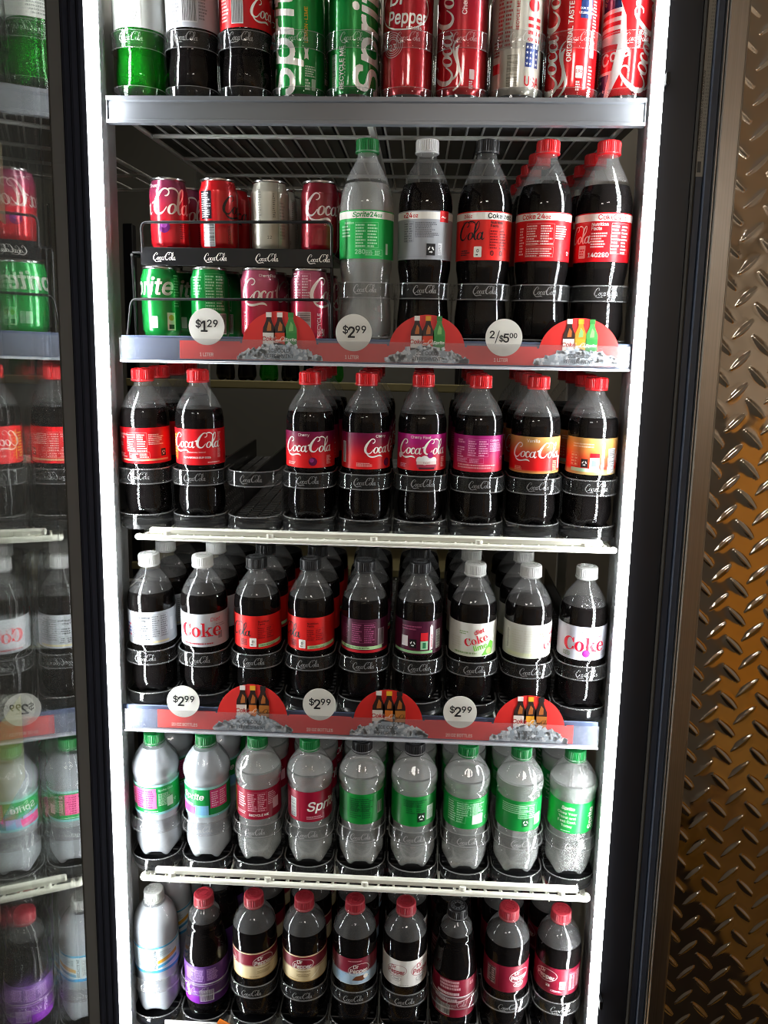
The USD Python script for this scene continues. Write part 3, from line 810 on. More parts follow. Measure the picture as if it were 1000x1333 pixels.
def band(path, z0, z1, th, rim=.0006, bulge=.0012):
    """an upright strip that follows a path in plan, its edges rounded"""
    p = np.asarray(path); d = np.gradient(p, axis=0); d /= np.linalg.norm(d, axis=1, keepdims=True); nrm = np.stack([d[:, 1], -d[:, 0]], 1)
    zm = lambda q: z0 + (z1 - z0) * q
    sec = [(0, z0 + rim), (rim, z0), (th, z0), (th + rim, z0 + rim), (th + bulge * .6, zm(.2)), (th + bulge, zm(.5)), (th + bulge * .6, zm(.8)), (th + rim, z1 - rim), (th, z1), (rim, z1), (0, z1 - rim)]
    v = np.array([[*(p[i] + nrm[i] * o), z] for i in range(len(p)) for o, z in sec]); f = []; s = len(sec); n = len(p)
    for i in range(n - 1):
        for k in range(s):
            a, b = i * s + k, i * s + (k + 1) % s; f += [(a, b, b + s), (a, b + s, a + s)]
    for k in range(1, s - 1):
        f += [(0, k, k + 1), ((n - 1) * s, (n - 1) * s + k + 1, (n - 1) * s + k)]
    m = trimesh.Trimesh(v, np.array(f), process=False)
    if m.volume < 0:
        m.invert()
    return m


track_proto = {}


def track(row, x, label, w=PX, colz=(.052, .0745), tall=False):
    loc = at_row(row, x, 0); key = (round(w, 4), colz)
    grp = 'clear bottle tracks on the shelves'
    if key in track_proto:
        return dup(track_proto[key], loc, 0, label, grp, rx=TILT)
    t = thing('bottle_track', label, 'bottle track', loc, 0, grp, rx=TILT); hw = w / 2 - .0012
    ca = .0022 if w > .078 else .0008; cpath = ellipse_path(hw - ca, -.010, .0305, .02); co_ = obj('collar', band(cpath, *colz, .0020 if w > .078 else .0013), 'clear_collar', t, smooth=25)
    lpath = ellipse_path(hw - .0012, -.014, .0300, .0); lp_ = obj('lip', band(lpath, -.0135, .0085, .0013, bulge=.0004), 'clear_track', t, smooth=25)
    for par, pth, zz_ in ((co_, cpath, colz[0] + .0008), (co_, cpath, colz[1] - .0008), (lp_, lpath, .0085)):
        obj('rim', tube(np.column_stack([pth * ([1.0, 1.0] if w > .078 else [1.022, 1.0]), np.full(len(pth), zz_)]) + [0, -.0006, 0], .0009 if w > .078 else .0004, 6), 'clear_rim', par, smooth=True)
    for s in (-1, 1):
        obj('side_panel', rbox(s * hw - .0008, s * hw + .0008, -.012, .085, -.004, colz[1] - .012, .0004), 'clear_track', t)
        obj('guide_rail', rbox(s * hw - (.0011 if w > .078 else .0004), s * hw + (.0011 if w > .078 else .0004), .087, .56, -.004, .034, .0003), 'black_plastic', t)
    obj('bed', rbox(-hw, hw, -.0125, .56, -.0135, -.0035, .0008), 'black_plastic', t)
    fp = ellipse_path(hw - .0030, -.0135, .0285, -.012); fm = trimesh.creation.extrude_polygon(Polygon(fp), .006, engine='earcut'); fm.apply_translation((0, 0, -.0130)); obj('bed_nose', fm, 'black_plastic', t)
    rl = []
    for r in range(46):
        for c in range(4):
            cy = trimesh.creation.cylinder(.0034, .0145, sections=8); cy.apply_transform(trimesh.transformations.rotation_matrix(math.pi / 2, (0, 1, 0)))
            cy.apply_translation(((c - 1.5) * .0172, .0 + r * .012, -.0036)); rl.append(cy)
    obj('rollers', cat(*rl), 'black_plastic', t, kind='stuff')
    # raised script on the collar's front
    a = Art(51); zz = colz[0] * 1000; a.place(SCRIPT, 1.5, zz + 8, 4.2, '#ffffff', align='c', layer=1, sx=.88)
    xs, ys = cpath[:, 0], cpath[:, 1]

    def fn(u, v, o):
        tt = np.clip(u / (hw - ca), -1, 1); y = -.010 - .0305 * np.sqrt(1 - tt ** 2); return np.stack([u, y - .0034 - o * 3, v], 1)
    pm, pc = a.mesh(fn, 3.0); obj('raised_script', pm, 'emboss', t, smooth=False)
    track_proto[key] = t
    return t


ROWNAME = {1: 'top shelf', 2: 'second shelf', 3: 'third shelf', 4: 'fourth shelf', 5: 'fifth shelf', 6: 'bottom shelf'}
rng = random.Random(7)
ORD = ['second', 'third', 'fourth', 'fifth', 'sixth', 'seventh']


def queue(front, row, x, n, pitch, short, group, y0=0.0):
    for k in range(n):
        dup(front, at_row(row, x + rng.uniform(-1, 1) * (.0012 if row > 1 else .0003), y0 + pitch * (k + 1)), rng.uniform(-1.2, 1.2), f'{ORD[k]} in the {ROWNAME[row]} queue behind the front {short}', group, rx=TILT)


# ================================================================== the setting
def struct(name, mesh, m, parent=None, smooth=30):
    return obj(name, mesh, m, parent, smooth, kind='structure' if parent is None else None)


# ---- tread plate wall to the right of the cooler: lugs raised out of the sheet
def tread():
    x0, x1, z0, z1, st = .4585, .80, .40, 2.02, .0016
    xs, zs = np.arange(x0, x1 + st, st), np.arange(z0, z1 + st, st); X, Zz = np.meshgrid(xs, zs, indexing='ij'); Hh = np.zeros_like(X)
    px, pz = .0245, .0400
    for i in range(int((x1 - x0) / px) + 2):
        for j in range(int((z1 - z0) / pz) + 2):
            cx, cz = x0 + .004 + i * px, z0 + j * pz + (.5 * pz if i % 2 else 0); s = 1 if i % 2 else -1
            i0, i1 = np.searchsorted(xs, (cx - .03, cx + .03)); j0, j1 = np.searchsorted(zs, (cz - .03, cz + .03))
            if i1 <= i0 or j1 <= j0:
                continue
            dx, dz = X[i0:i1, j0:j1] - cx, Zz[i0:i1, j0:j1] - cz
            a = (dx + s * dz) / math.sqrt(2); b = (dx - s * dz) / math.sqrt(2)
            w = .0042 * np.clip(1 - (a / .0172) ** 2, 0, 1) + 1e-6
            h = .0021 * np.clip(1 - np.abs(b) / w, 0, 1) ** .8 * (np.abs(a) < .0172)
            sink = .00028 * np.exp(-(a / .013) ** 2 - (b / .006) ** 2)
            Hh[i0:i1, j0:j1] = np.maximum(Hh[i0:i1, j0:j1], h) + sink * (h <= 0)
    Hh += .0006 * (meshkit.fbm(np.stack([X * 7, Zz * 5, X * 0], -1), 2, 3) - .5)
    n, mz = X.shape; v = np.stack([X, -.085 - Hh, Zz], -1).reshape(-1, 3)
    i, j = np.meshgrid(np.arange(n - 1), np.arange(mz - 1), indexing='ij'); a = (i * mz + j).ravel()
    f = np.concatenate([np.stack([a, a + mz, a + mz + 1], 1), np.stack([a, a + mz + 1, a + 1], 1)])
    return v, f


wall = thing('wall_front', kind='structure')
obj('tread_plate', tread(), 'tread_steel', wall, smooth=True)
obj('panel_above', rbox(.4585, 2.4, -.0845, -.03, 2.02, 2.6), 'tread_steel', wall)
obj('panel_below', rbox(.4585, 2.4, -.0845, -.03, 0, .40), 'tread_steel', wall)
obj('panel_beside', rbox(.80, 2.4, -.0845, -.03, .40, 2.02), 'tread_steel', wall)
obj('header', rbox(-2.4, .4585, -.08, .0, 2.16, 2.6), 'black_frame', wall)
trim = thing('trim_1', kind='structure')
obj('steel_casing', rbox(.4335, .4570, -.096, -.03, .1, 2.16, .0016), 'brushed_steel', trim)
obj('steel_bead', rbox(.4560, .4600, -.091, -.03, .1, 2.16, .0012), 'brushed_steel', trim)
obj('chrome_edge', rbox(.4310, .4328, -.094, -.03, .1, 2.16, .0006), 'brushed_steel', trim)
fr = thing('trim_2', kind='structure')
obj('black_jamb', rbox(.3665, .4090, -.0765, -.02, .1, 2.16, .001), 'black_frame', fr)
obj('edge_strip', rbox(.4092, .4120, -.084, -.02, .1, 2.16, .0007), 'grey_stile', fr)
obj('gasket_strip', rbox(.4122, .4215, -.082, -.02, .1, 2.16, .001), 'navy_gasket', fr)
obj('gasket_strip', rbox(.4217, .4308, -.088, -.02, .1, 2.16, .001), 'navy_gasket', fr)
a = Art(61); a.rect(0, 0, 9.6, 400, '#8d8a80').text('CAUTION: KEEP DOOR CLOSED. DO NOT BLOCK AIR FLOW', 3.4, 30, 2.4, '#2b2b2b', True, rot=90).rect(2, 5, 6.5, 18, '#2b2b2b', 2)
for k in range(3):
    a.lines(5 + 1.5 * k, 22, 5.6 + 1.5 * k, 395, 90, '#55534d')
pm, pc = a.mesh(on_front(-.0822, .4114, 1.725), 0)
sk = obj('frame_sticker', pm, 'card_print', None, smooth=False, col=pc, label='tall narrow grey notice sticker on the door frame right of the light strip', cat='sticker')

jl = thing('trim_3', kind='structure')
obj('black_jamb', rbox(-.405, -.3760, -.0700, -.02, .1, 2.16, .001), 'black_frame', jl)
nb = thing('wall_left', kind='structure')
obj('neighbour_mullion', rbox(-.50, -.406, -.060, -.02, 0, 2.16, .002), 'neighbour_frame', nb)
obj('neighbour_door', rbox(-2.4, -.502, -.064, -.03, 0, 2.16, .002), 'neighbour_frame', nb)

# ---- light mullions with LED strips
for side, x0, x1, nm in ((-1, -.3595, -.3485, 'left'), (1, .3545, .3660, 'right')):
    mu = thing('trim_' + ('4' if side < 0 else '5'), kind='structure')
    b0_, b1_ = (-.3745, -.3630) if side < 0 else (.3635, .3760)
    obj('mullion', rbox(b0_, b1_, -.0600, .020, .1, 2.16, .0008), 'mullion_metal', mu)
    obj('mullion_return', rbox(-.3572, -.3555, -.0602, -.027, .1, 2.16, .0004) if side < 0 else rbox(.3590, .3606, -.0602, -.027, .1, 2.16, .0004), 'mullion_metal', mu)
    lp = thing('light_strip', f'bright white vertical light strip on the {nm} side of the open cooler', 'light', (0, 0, 0), 0, 'vertical cooler light strips')
    cx, hw = (x0 + x1) / 2, (x1 - x0) / 2
    obj('backing', rbox(min(x0, b0_) + .0002, max(x1, b1_) - .0002, -.0645, -.0605, .15, 2.1, .0004), 'mullion_metal', lp)
    arc = np.array([(cx + hw * math.sin(t), -.0648 - .0300 * math.cos(t)) for t in np.linspace(-math.pi / 2, math.pi / 2, 13)])
    zs = np.linspace(.15, 2.1, 3); n_ = len(arc); v = np.array([[p[0], p[1], z] for z in zs for p in arc]); f = []
    for i in range(len(zs) - 1):
        for k in range(n_ - 1):
            q = i * n_ + k; f += [(q, q + 1, q + n_ + 1), (q, q + n_ + 1, q + n_)]
    obj('lens', trimesh.Trimesh(v, np.array(f), process=False), 'led_' + nm, lp, smooth=True)
    if side > 0:
        for zz in (1.828, .560):
            obj('bracket', rbox(x1 - .0022, x1 + .0030, -.0960, -.0648, zz, zz + .014, .0008), 'black_plastic', lp)

# ---- inside of the walk-in cooler behind the shelves
struct('wall_back', rbox(-2.4, 1.4, 2.40, 2.46, 0, 2.6), 'back_wall')
struct('wall_right', rbox(.52, .56, .03, 2.4, 0, 2.6), 'interior_wall')
ce = struct('ceiling', rbox(-2.4, 2.4, -5.0, 2.46, 2.60, 2.66), 'store_ceiling')
fl = thing('floor', kind='structure')
obj('store_floor', rbox(-2.4, 2.4, -5.0, -.02, -.05, 0), 'wood_floor', fl)
obj('cooler_floor', rbox(-2.4, 2.4, -.02, 2.46, -.05, 0), 'back_wall', fl)
struct('baseboard_front', rbox(-.50, .4585, -.075, -.03, 0, .1), 'black_frame')
struct('wall_store_back', rbox(-2.4, 2.4, -5.06, -5.0, 0, 2.6), 'store_wall')
struct('wall_store_right', rbox(2.4, 2.46, -5.0, -.02, 0, 2.6), 'store_wall')
struct('wall_store_left', rbox(-2.46, -2.4, -5.0, 2.46, 0, 2.6), 'store_wall')
mt = obj('floor_mat', rbox(-1.2, .93, -1.45, -.35, .0005, .010, .004), 'floor_mat', label='dark rubber floor mat in front of the cooler', cat='floor mat')
ct = thing('wood_counter', 'tall orange wooden counter along the far store wall', 'counter', (0, 0, 0))
obj('carcass', rbox(1.75, 2.38, -4.9, -2.4, .0, 1.30, .004), 'counter_wood', ct); obj('worktop', rbox(1.72, 2.39, -4.93, -2.37, 1.30, 1.34, .004), 'counter_wood', ct)
ds = thing('display_cabinet', 'dark brown store display cabinet standing across the aisle from the cooler', 'cabinet', (0, 0, 0))
obj('carcass', rbox(-.9, 1.09, -2.1, -1.52, .10, 1.36, .004), 'cabinet_brown', ds); obj('plinth', rbox(-.87, 1.05, -2.07, -1.56, .011, .099, .003), 'black_frame', ds); obj('worktop', rbox(-.92, 1.11, -2.12, -1.50, 1.361, 1.39, .004), 'cabinet_brown', ds)
for k in range(3):
    obj('cabinet_door', rbox(-.88 + k * .655, -.88 + k * .655 + .64, -1.519, -1.503, .12, 1.34, .003), 'cabinet_brown', ds)
for i, (x, y) in enumerate(((1.75, -4.3), (.4, -3.4), (-1.2, -3.6))):
    sc_ = (.35 if i == 0 else 1)
    lt = thing('ceiling_light', f'warm square ceiling panel light number {["right of the aisle", "above the aisle", "left of the aisle"][i]}'.replace('number ', ''), 'light', (x, y, 2.6), 0, 'store ceiling panel lights')
    obj('frame', rbox(-.33 * sc_, .33 * sc_, -.33 * sc_, .33 * sc_, -.02, -.001, .003), 'white_wire', lt)
    obj('diffuser', rbox(-.30 * sc_, .30 * sc_, -.30 * sc_, .30 * sc_, -.026, -.021, .001), 'lamp_glow', lt)

wl = thing('walk_in_light', 'dim round light on the ceiling inside the cooler behind the shelves', 'light', (-.25, 1.25, 2.60))
obj('housing', lathe([(.10, -.001), (.10, -.022), (.085, -.030)], 32), 'white_wire', wl, smooth=30)
obj('dome', lathe([(.080, -.031), (.076, -.05), (.055, -.072), (.02, -.084), (.002, -.085)], 32), 'walk_in_glow', wl, smooth=True)

# ================================================================== shelves
def shelf_wires(t, dz, x0, x1, depth=.60, y0=-.040, bars=(.10, .26, .40, .56), m='shelf_wire', step=.0238):
    """the sloping wire deck; dz = height of the lane floor over the shelf's own origin"""
    z = -.0156; n = int((x1 - x0) / step)
    for i in range(n + 1):
        x = x0 + (x1 - x0) * (i + .5) / (n + 1)
        obj('wire', tube(sloped([(x, y0, z), (x, depth, z)], dz), .0017, 6), m, t)
    for y in bars:
        obj('cross_bar', tube(sloped([(x0 - .012, y, z - .0050), (x1 + .012, y, z - .0050)], dz), .0032, 8), m, t)
    for x in (x0 - .010, x1 + .010):
        obj('side_bar', tube(sloped([(x, y0 + .012, z - .0050), (x, depth, z - .0050)], dz), .0036, 8), m, t)


def bar_shelf(row, xa, xb, ta, tb):
    z = ZS[row]; dz = Z[row] - ZS[row]
    t = thing('wire_shelf', f'white coated wire shelf with double front bar carrying the {ROWNAME[row]} bottles', 'shelf', (0, 0, z), 0, 'wire shelves with bare front bars')
    zt, zl = {3: (-.0136, -.0221), 5: (.0036, -.0072)}[row]; yb = -.0620
    obj('front_bar', tube(rounded([(xa, .58, dz + .0205), (xa, yb + .022, dz - .0285), (xa, yb + .010, zl), (xa, yb, zl), (xb, yb, zl), (xb, yb + .010, zl), (xb, yb + .022, dz - .0285), (xb, .58, dz + .0205)], .014, 7), .0043, 12), 'white_wire', t, smooth=True)
    top = rbox(ta, tb, yb + .001, yb + .010, zt - .0050, zt + .0052, .0024)
    obj('top_bar', top, 'white_wire', t)
    for i in range(5):
        x = ta + .026 + (tb - ta - .05) * i / 4
        c = trimesh.creation.cylinder(.0055, .0095, sections=14); c.apply_translation((x, yb + .003, (zt + zl) / 2)); obj('spacer', c, 'white_wire', t)
    n = int((xb - xa) / .0238)
    for i in range(n + 1):
        x = xa + .012 + (xb - xa - .024) * i / n
        obj('wire', tube(rounded([(x, yb - .0030, zl + .001), (x, yb + .003, zl + .0048), (x, yb + .0135, dz - .0205), (x, .58, dz + .0300)], .006, 4), .0018, 6), 'white_wire', t)
    for y in (.10, .26, .40, .56):
        obj('cross_bar', tube(sloped([(xa + .004, y, -.0206), (xb - .004, y, -.0206)], dz), .0032, 8), 'white_wire', t)
    return t


# top shelf with a plain metal front
t = thing('metal_front_shelf', 'wire shelf with plain brushed metal front carrying the top shelf drinks', 'shelf', (0, 0, ZS[1]))
prof = Polygon([(0, 0), (.0, .004), (.0035, .0055), (.0035, .0265), (0, .028), (0, .033), (.0055, .0335), (.010, .0335), (.010, .030), (.0065, .030), (.0065, .003), (.010, .003), (.010, 0)])
front = extrude(prof, .6975); front.apply_transform(np.array([[0, 0, 1, -.345], [1, 0, 0, -.0575], [0, 1, 0, -.0425], [0, 0, 0, 1]]))
obj('front_channel', front, 'shelf_metal', t, smooth=30)
for s in (-.345, .3510):
    obj('end_cap', rbox(s, s + .0016, -.0575, -.0480, -.0425, -.009, .0004), 'shelf_metal', t)
shelf_wires(t, Z[1] - ZS[1], -.33, .335)
cd = rbox(-.0035, .0045, -.035, .58, -.034, -.0235, .001); cd.apply_transform(trimesh.transformations.rotation_matrix(TILT, (1, 0, 0))); obj('centre_divider', cd, 'shelf_wire', t)

# the two shelves with price rails, and the one at the bottom edge
RAILX = {2: (-.3372, .3575), 4: (-.3520, .3460), 6: (-.3520, .3420)}
for row in (2, 4, 6):
    xa, xb = RAILX[row]
    t = thing('price_rail_shelf', f'wire shelf with blue-grey price rail along its front carrying the {ROWNAME[row]} drinks', 'shelf', (0, 0, ZS[row]), 0, 'shelves with price rails')
    shelf_wires(t, Z[row] - ZS[row], xa + .016, xb - .016)
    L = xb - xa; zb = {2: -.0395, 4: -.0450, 6: -.0400}[row]; zt = {2: -.0040, 4: -.0075, 6: -.004}[row]
    rail = rbox(xa, xb, -.0500, -.0470, zb, zt, .0008)
    obj('rail', rail, 'rail_metal', t)
    obj('lower_lip', rbox(xa, xb, -.0580, -.0500, zb - .0012, zb + .0022, .0008), 'rail_lip', t)
    obj('clear_flap', rbox(xa, xb, -.0574, -.0564, zb + .0030, zt - .0035, .0003), 'clear_cover', t)

bar_shelf(3, -.3185, .3495, -.3015, .3330)
bar_shelf(5, -.3255, .3450, -.3065, .3300)

# side posts that carry the shelves
for sx in (-.392, .398):
    for y in (.03, .55):
        pt = thing('shelf_post', f'grey slotted upright post at the {"back" if y > .3 else "front"} {"left" if sx < 0 else "right"} of the shelves', 'post', (0, 0, 0), 0, 'uprights that carry the shelves')
        obj('post', rbox(sx - .010, sx + .010, y, y + .022, 0, 2.1, .002), 'shelf_wire' if y > .3 else 'interior_wall', pt)

# ---- promo cards and price tags on the rails
def mini_bottle(a, u, v, h, cap, body, lab, word, wc):
    w = h * .155
    s = Polygon([(-w, 0), (-w, .52 * h), (-w * .95, .62 * h), (-w * .5, .78 * h), (-w * .36, .88 * h), (w * .36, .88 * h), (w * .5, .78 * h), (w * .95, .62 * h), (w, .52 * h), (w, 0)])
    a.poly(affinity.translate(s, u, v), body, 2).rect(u - w * .45, v + .88 * h, u + w * .45, v + h, cap, 3).rect(u - w, v + .2 * h, u + w, v + .5 * h, lab, 3)
    a.poly(affinity.translate(Polygon([(-w * .6, .6 * h), (-w * .3, .78 * h), (w * .1, .7 * h), (w * .1, .55 * h), (-w * .6, .54 * h)]), u + w * .3, v), '#b4662a' if body == '#2a1410' else '#7fc06c', 3)
    if word == 'script':
        a.place(SCRIPT, u, v + .29 * h, .046 * h, wc, align='c', layer=4, sx=.85)
    else:
        a.text(word, u, v + .30 * h, (.105 if len(word) < 5 else .075) * h, wc, True, align='c', layer=4, shear=8)


def promo(row, x0, x1, zb, zband, ells, words, trio, label, seed):
    """one red card, notched and domed along its top, in millimetres from x0, zb"""
    r = random.Random(seed); u = lambda x: (x - x0) * 1000; hb = (zband - zb) * 1000
    shape = sbox(0, 0, u(x1), hb)
    for cx, hw, ht in ells:
        e = affinity.scale(Point(0, 0).buffer(1, 32), hw * 1000, (ht - zb) * 1000 * .72); e = affinity.translate(e, u(cx), (ht - zb) * 1000 * .28); shape = shape.union(e.intersection(sbox(-999, 0, 9999, 999)))
        for s in (-1, 1):
            shape = shape.difference(sbox(u(cx) + s * (hw * 1000 + 1.2) - 1.5, hb - 2.2, u(cx) + s * (hw * 1000 + 1.2) + 1.5, hb + 6))
    t = thing('promo_card', label, 'shelf card', (0, 0, 0), 0, 'red promotional cards in the price rails')
    m = extrude(affinity.scale(shape, .001, .001, origin=(0, 0)), .0008); m.apply_transform(np.array([[1, 0, 0, x0], [0, 0, -1, -.0512], [0, 1, 0, zb], [0, 0, 0, 1]]))
    obj('card', (m.vertices, m.faces), 'card_print', t, smooth=False, col=np.repeat(lin('#e02a26')[None], len(m.vertices), 0))
    a = Art(seed)
    for cx, hw, ht in ells:
        c = u(cx); top = (ht - zb) * 1000; ew = hw * 1000
        for k, b in enumerate(trio(c)):
            mini_bottle(a, c + (k - 1) * 15.0 + 1, hb * .40, (top - hb * .40) * .97, *b)
        a.poly(Polygon([(c - ew * 1.12, .3)] + [(c + ew * 1.12 * q, .3 + hb * .86 * (1 - q * q) * (1 + .10 * math.sin(9 * q + seed))) for q in np.linspace(-1, 1, 25)] + [(c + ew * 1.12, .3)]).buffer(0).intersection(sbox(0, .3, u(x1), 99)), '#a3afb9', 3)
        cl = [(c + r.uniform(-1.1, 1.1) * ew, 0) for _ in range(80)]
        for x, y in cl:
            y0 = y * 8 * max(.1, 1 - abs(x - c) / (ew * 1.15)); lim = hb * .84 * max(0, 1 - (abs(x - c) / (ew * 1.2)) ** 2)
            if abs(x - c) > ew * 1.12 or lim < 2:
                continue
            yy = r.uniform(1.5, lim * 1.08); s_ = r.uniform(2.6, 4.2); q = Polygon([(-s_, -s_ * .7), (s_ * .7, -s_), (s_, s_ * .7), (-s_ * .6, s_)])
            g = affinity.translate(affinity.rotate(q, r.uniform(0, 90)), x, yy); g = g.intersection(sbox(0, .3, u(x1), 99))
            lay = 4; a.poly(g, r.choice(['#c2ccd4', '#a9b5bf', '#d6dde3', '#b2c2d2', '#c8d6e4']), lay)
            a.poly(g.intersection(affinity.translate(g, s_ * .5, s_ * .45)), r.choice(['#e2e8ed', '#eef2f5', '#cad4dd']), lay + 1)
        a.text('ICE COLD', c, hb * .44, 4.8, '#2c353d', True, align='c', layer=7, sx=.9).text('REFRESHMENT', c, hb * .14, 4.6, '#2c353d', True, align='c', layer=7, sx=.86)
    for x, s_ in words:
        a.text(s_, u(x), 4.0, 4.6, '#f6ddd2', True, align='c', layer=2, sx=.8)
    pm, pc = a.mesh(on_front(-.0522, x0, zb), 0); obj('print', pm, 'card_print', t, smooth=False, col=pc)
    return t


def trio_top(c):
    return [('#e8e4de', '#2a1410', '#e3ddd6', 'Coke', '#c01822'), ('#e8e4de' if c < 300 else '#e0a020', '#2a1410' if c < 400 else '#c8861e', '#d8401e' if c < 400 else '#d89a24', 'script', '#f6efe6'), ('#2f7d35', '#3f8f44', '#2f8a3c', 'Sprite', '#f0f6ee')]


def trio_low(c):
    return [('#e8e4de', '#2a1410', '#e3d8cf', 'Coke', '#c01822'), ('#e6b02a', '#2a1410', '#d9742a' if c < 400 else '#dd9a24', 'script', '#f6efe6'), ('#1c1a1a', '#2a1410', '#b5702c', 'script', '#201410')]


promo(2, -.2552, .3395, 1.4905, 1.5150, [(-.118, .0512, 1.5560), (.0830, .0512, 1.5545), (.2865, .0530, 1.5535)], [(-.218, '1 LITER'), (-.0185, '1 LITER'), (.183, '1 LITER')], trio_top, 'long red promotional card in the second shelf price rail showing small bottles on ice', 71)
promo(4, -.2995, .2580 + .0525, .9525, .9805, [(-.158, .0520, 1.0248), (.0420, .0508, 1.0243), (.2465, .0512, 1.0235)], [(-.259, '20 OZ BOTTLES'), (-.058, '20 OZ BOTTLES'), (.146, '20 OZ BOTTLES')], trio_low, 'long red promotional card in the fourth shelf price rail below the diet bottles', 72)


def price_tag(x, z, r, label, kind):
    t = thing('price_tag', label, 'price tag', (x, -.0556, z), 0, 'round white price tags')
    m = extrude(Point(0, 0).buffer(r, 40), .0010); m.apply_transform(np.array([[1, 0, 0, 0], [0, 0, -1, .0005], [0, 1, 0, 0], [0, 0, 0, 1]]))
    obj('disc', (m.vertices, m.faces), 'card_print', t, smooth=False, col=np.repeat(lin('#e9e7df')[None], len(m.vertices), 0))
    a = Art(81)
    if kind == 2:
        a.text('2', -19, -1, 9.5, K, True).poly(Polygon([(-12.0, -8), (-10.8, -8), (-5.6, 9), (-6.8, 9)]), K, 2).text('$', -6.2, -5, 7.4, K, True).text('5', -.6, -6, 11, K, True).text('00', 7.4, -.3, 6.2, K, True)
    else:
        d = '1' if kind == 1 else '2'; a.text('$', -15, -1, 9.5, K, True).text(d, -8.0, -6.5, 14, K, True).text('29' if kind == 1 else '99', 1.0 if kind == 1 else 2.2, -.2, 9.2, K, True)
    pm, pc = a.mesh(on_front(-.0006), 0); obj('print', pm, 'card_print', t, smooth=False, col=pc)


price_tag(-.2165, 1.5335, .0245, 'round white price tag reading $1.29 below the small cans', 1)
price_tag(-.0160, 1.5290, .0245, 'round white price tag reading $2.99 below the large clear lemon-lime bottle', 0)
price_tag(.1855, 1.5260, .0245, 'round white price tag reading 2/$5.00 on the second shelf', 2)
price_tag(-.2592, .9960, .0242, 'round white $2.99 price tag below the front diet bottle at the left', 0)
price_tag(-.0585, .9995, .0242, 'round white $2.99 price tag below the red and black zero bottles', 0)
price_tag(.1460, .9960, .0242, 'round white $2.99 price tag between the lime diet bottles and the maroon ones', 0)
# at the very bottom edge: the top of the next card
t = thing('promo_card', 'plain white card end standing up from the rail at the bottom left edge', 'shelf card', (0, 0, 0))
obj('card', rbox(-.3000, -.2150, -.0530, -.0515, .412, .4635, .0003), 'cap_white', t)
t = thing('orange_card', 'orange pointed shelf tag tip at the bottom edge', 'shelf card', (0, 0, 0))
pmat('orange_card', '#e07a1e', .5)
m = extrude(Polygon([(-.016, 0), (-.016, .030), (-.006, .046), (.012, .037), (.012, 0)]), .001); m.apply_transform(np.array([[1, 0, 0, -.2060], [0, 0, -1, -.0520], [0, 1, 0, .425], [0, 0, 0, 1]]))
obj('card', m, 'orange_card', t, smooth=False)

# ================================================================== bottles on the third shelf
G3 = 'cola bottles with red caps on the third shelf'
red = [(0, RED), (1, RED)]
cherry = [(0, '#e01a1c'), (.35, '#dd1a20'), (.72, '#8c1136'), (1, '#6d1040')]
flt = [(0, '#e02024'), (.35, '#d81c34'), (.75, '#b0186e'), (1, '#c01a86')]
fltb = [(0, '#d22a3a'), (.3, '#c82058'), (.7, '#b0206e'), (1, '#ac2078')]
van = [(0, '#c99450'), (.035, '#c99450'), (.04, '#d8141c'), (.5, '#d8201e'), (.8, '#c88a4c'), (1, '#cfa15c')]
vanb = [(0, '#cba768'), (.1, '#c9a468'), (.12, '#df2a22'), (.45, '#e0522c'), (.75, '#d99048'), (1, '#cfa15c')]
rows3 = {0: ('cola_bottle', 'cola bottle turned to its small print, leftmost on the third shelf', red, a_classic_back, 'leftmost small-print cola'),
         1: ('cola_bottle', 'cola bottle with red front label reading ORIGINAL TASTE below white script', red, a_classic_front, 'original taste front-label cola'),
         3: ('cola_bottle', 'cherry cola bottle with one whole cherry centred under the script', cherry, a_cherry_front, 'cherry cola with centred cherry'),
         4: ('cola_bottle', 'cherry cola bottle turned so that barcode shows and script is cut off', cherry, a_cherry_side, 'turned cherry cola'),
         5: ('cola_bottle', 'cherry float cola bottle with an ice cream bowl on its magenta label', flt, a_float_front, 'cherry float cola'),
         6: ('cola_bottle', 'magenta cola bottle turned to its facts panel on the third shelf', fltb, a_float_back, 'magenta facts-panel cola'),
         7: ('cola_bottle', 'vanilla cola bottle with gold and red label and white script', van, a_vanilla_front, 'vanilla cola with script'),
         8: ('cola_bottle', 'vanilla cola bottle showing recycling mark and barcode, rightmost on the third shelf', vanb, a_vanilla_back, 'rightmost vanilla cola')}
for i in range(9):
    x = LANE(i, OFF[3])
    if i in rows3:
        nm, lab, st, art, short = rows3[i]
        b = make_bottle(nm, lab, 'contour', 'cola', 'cap_red', st, art(), (x, 0, Z[3]), .07 - .012 * i, G3)
        queue(b, 3, x, 3 if i != 1 else 0, .0735, short, 'bottles queued behind the third shelf front')
        track(3, x, f'clear plastic track front around the {short} bottle')
    else:
        track(3, x, 'empty clear plastic bottle track, the only gap on the third shelf')

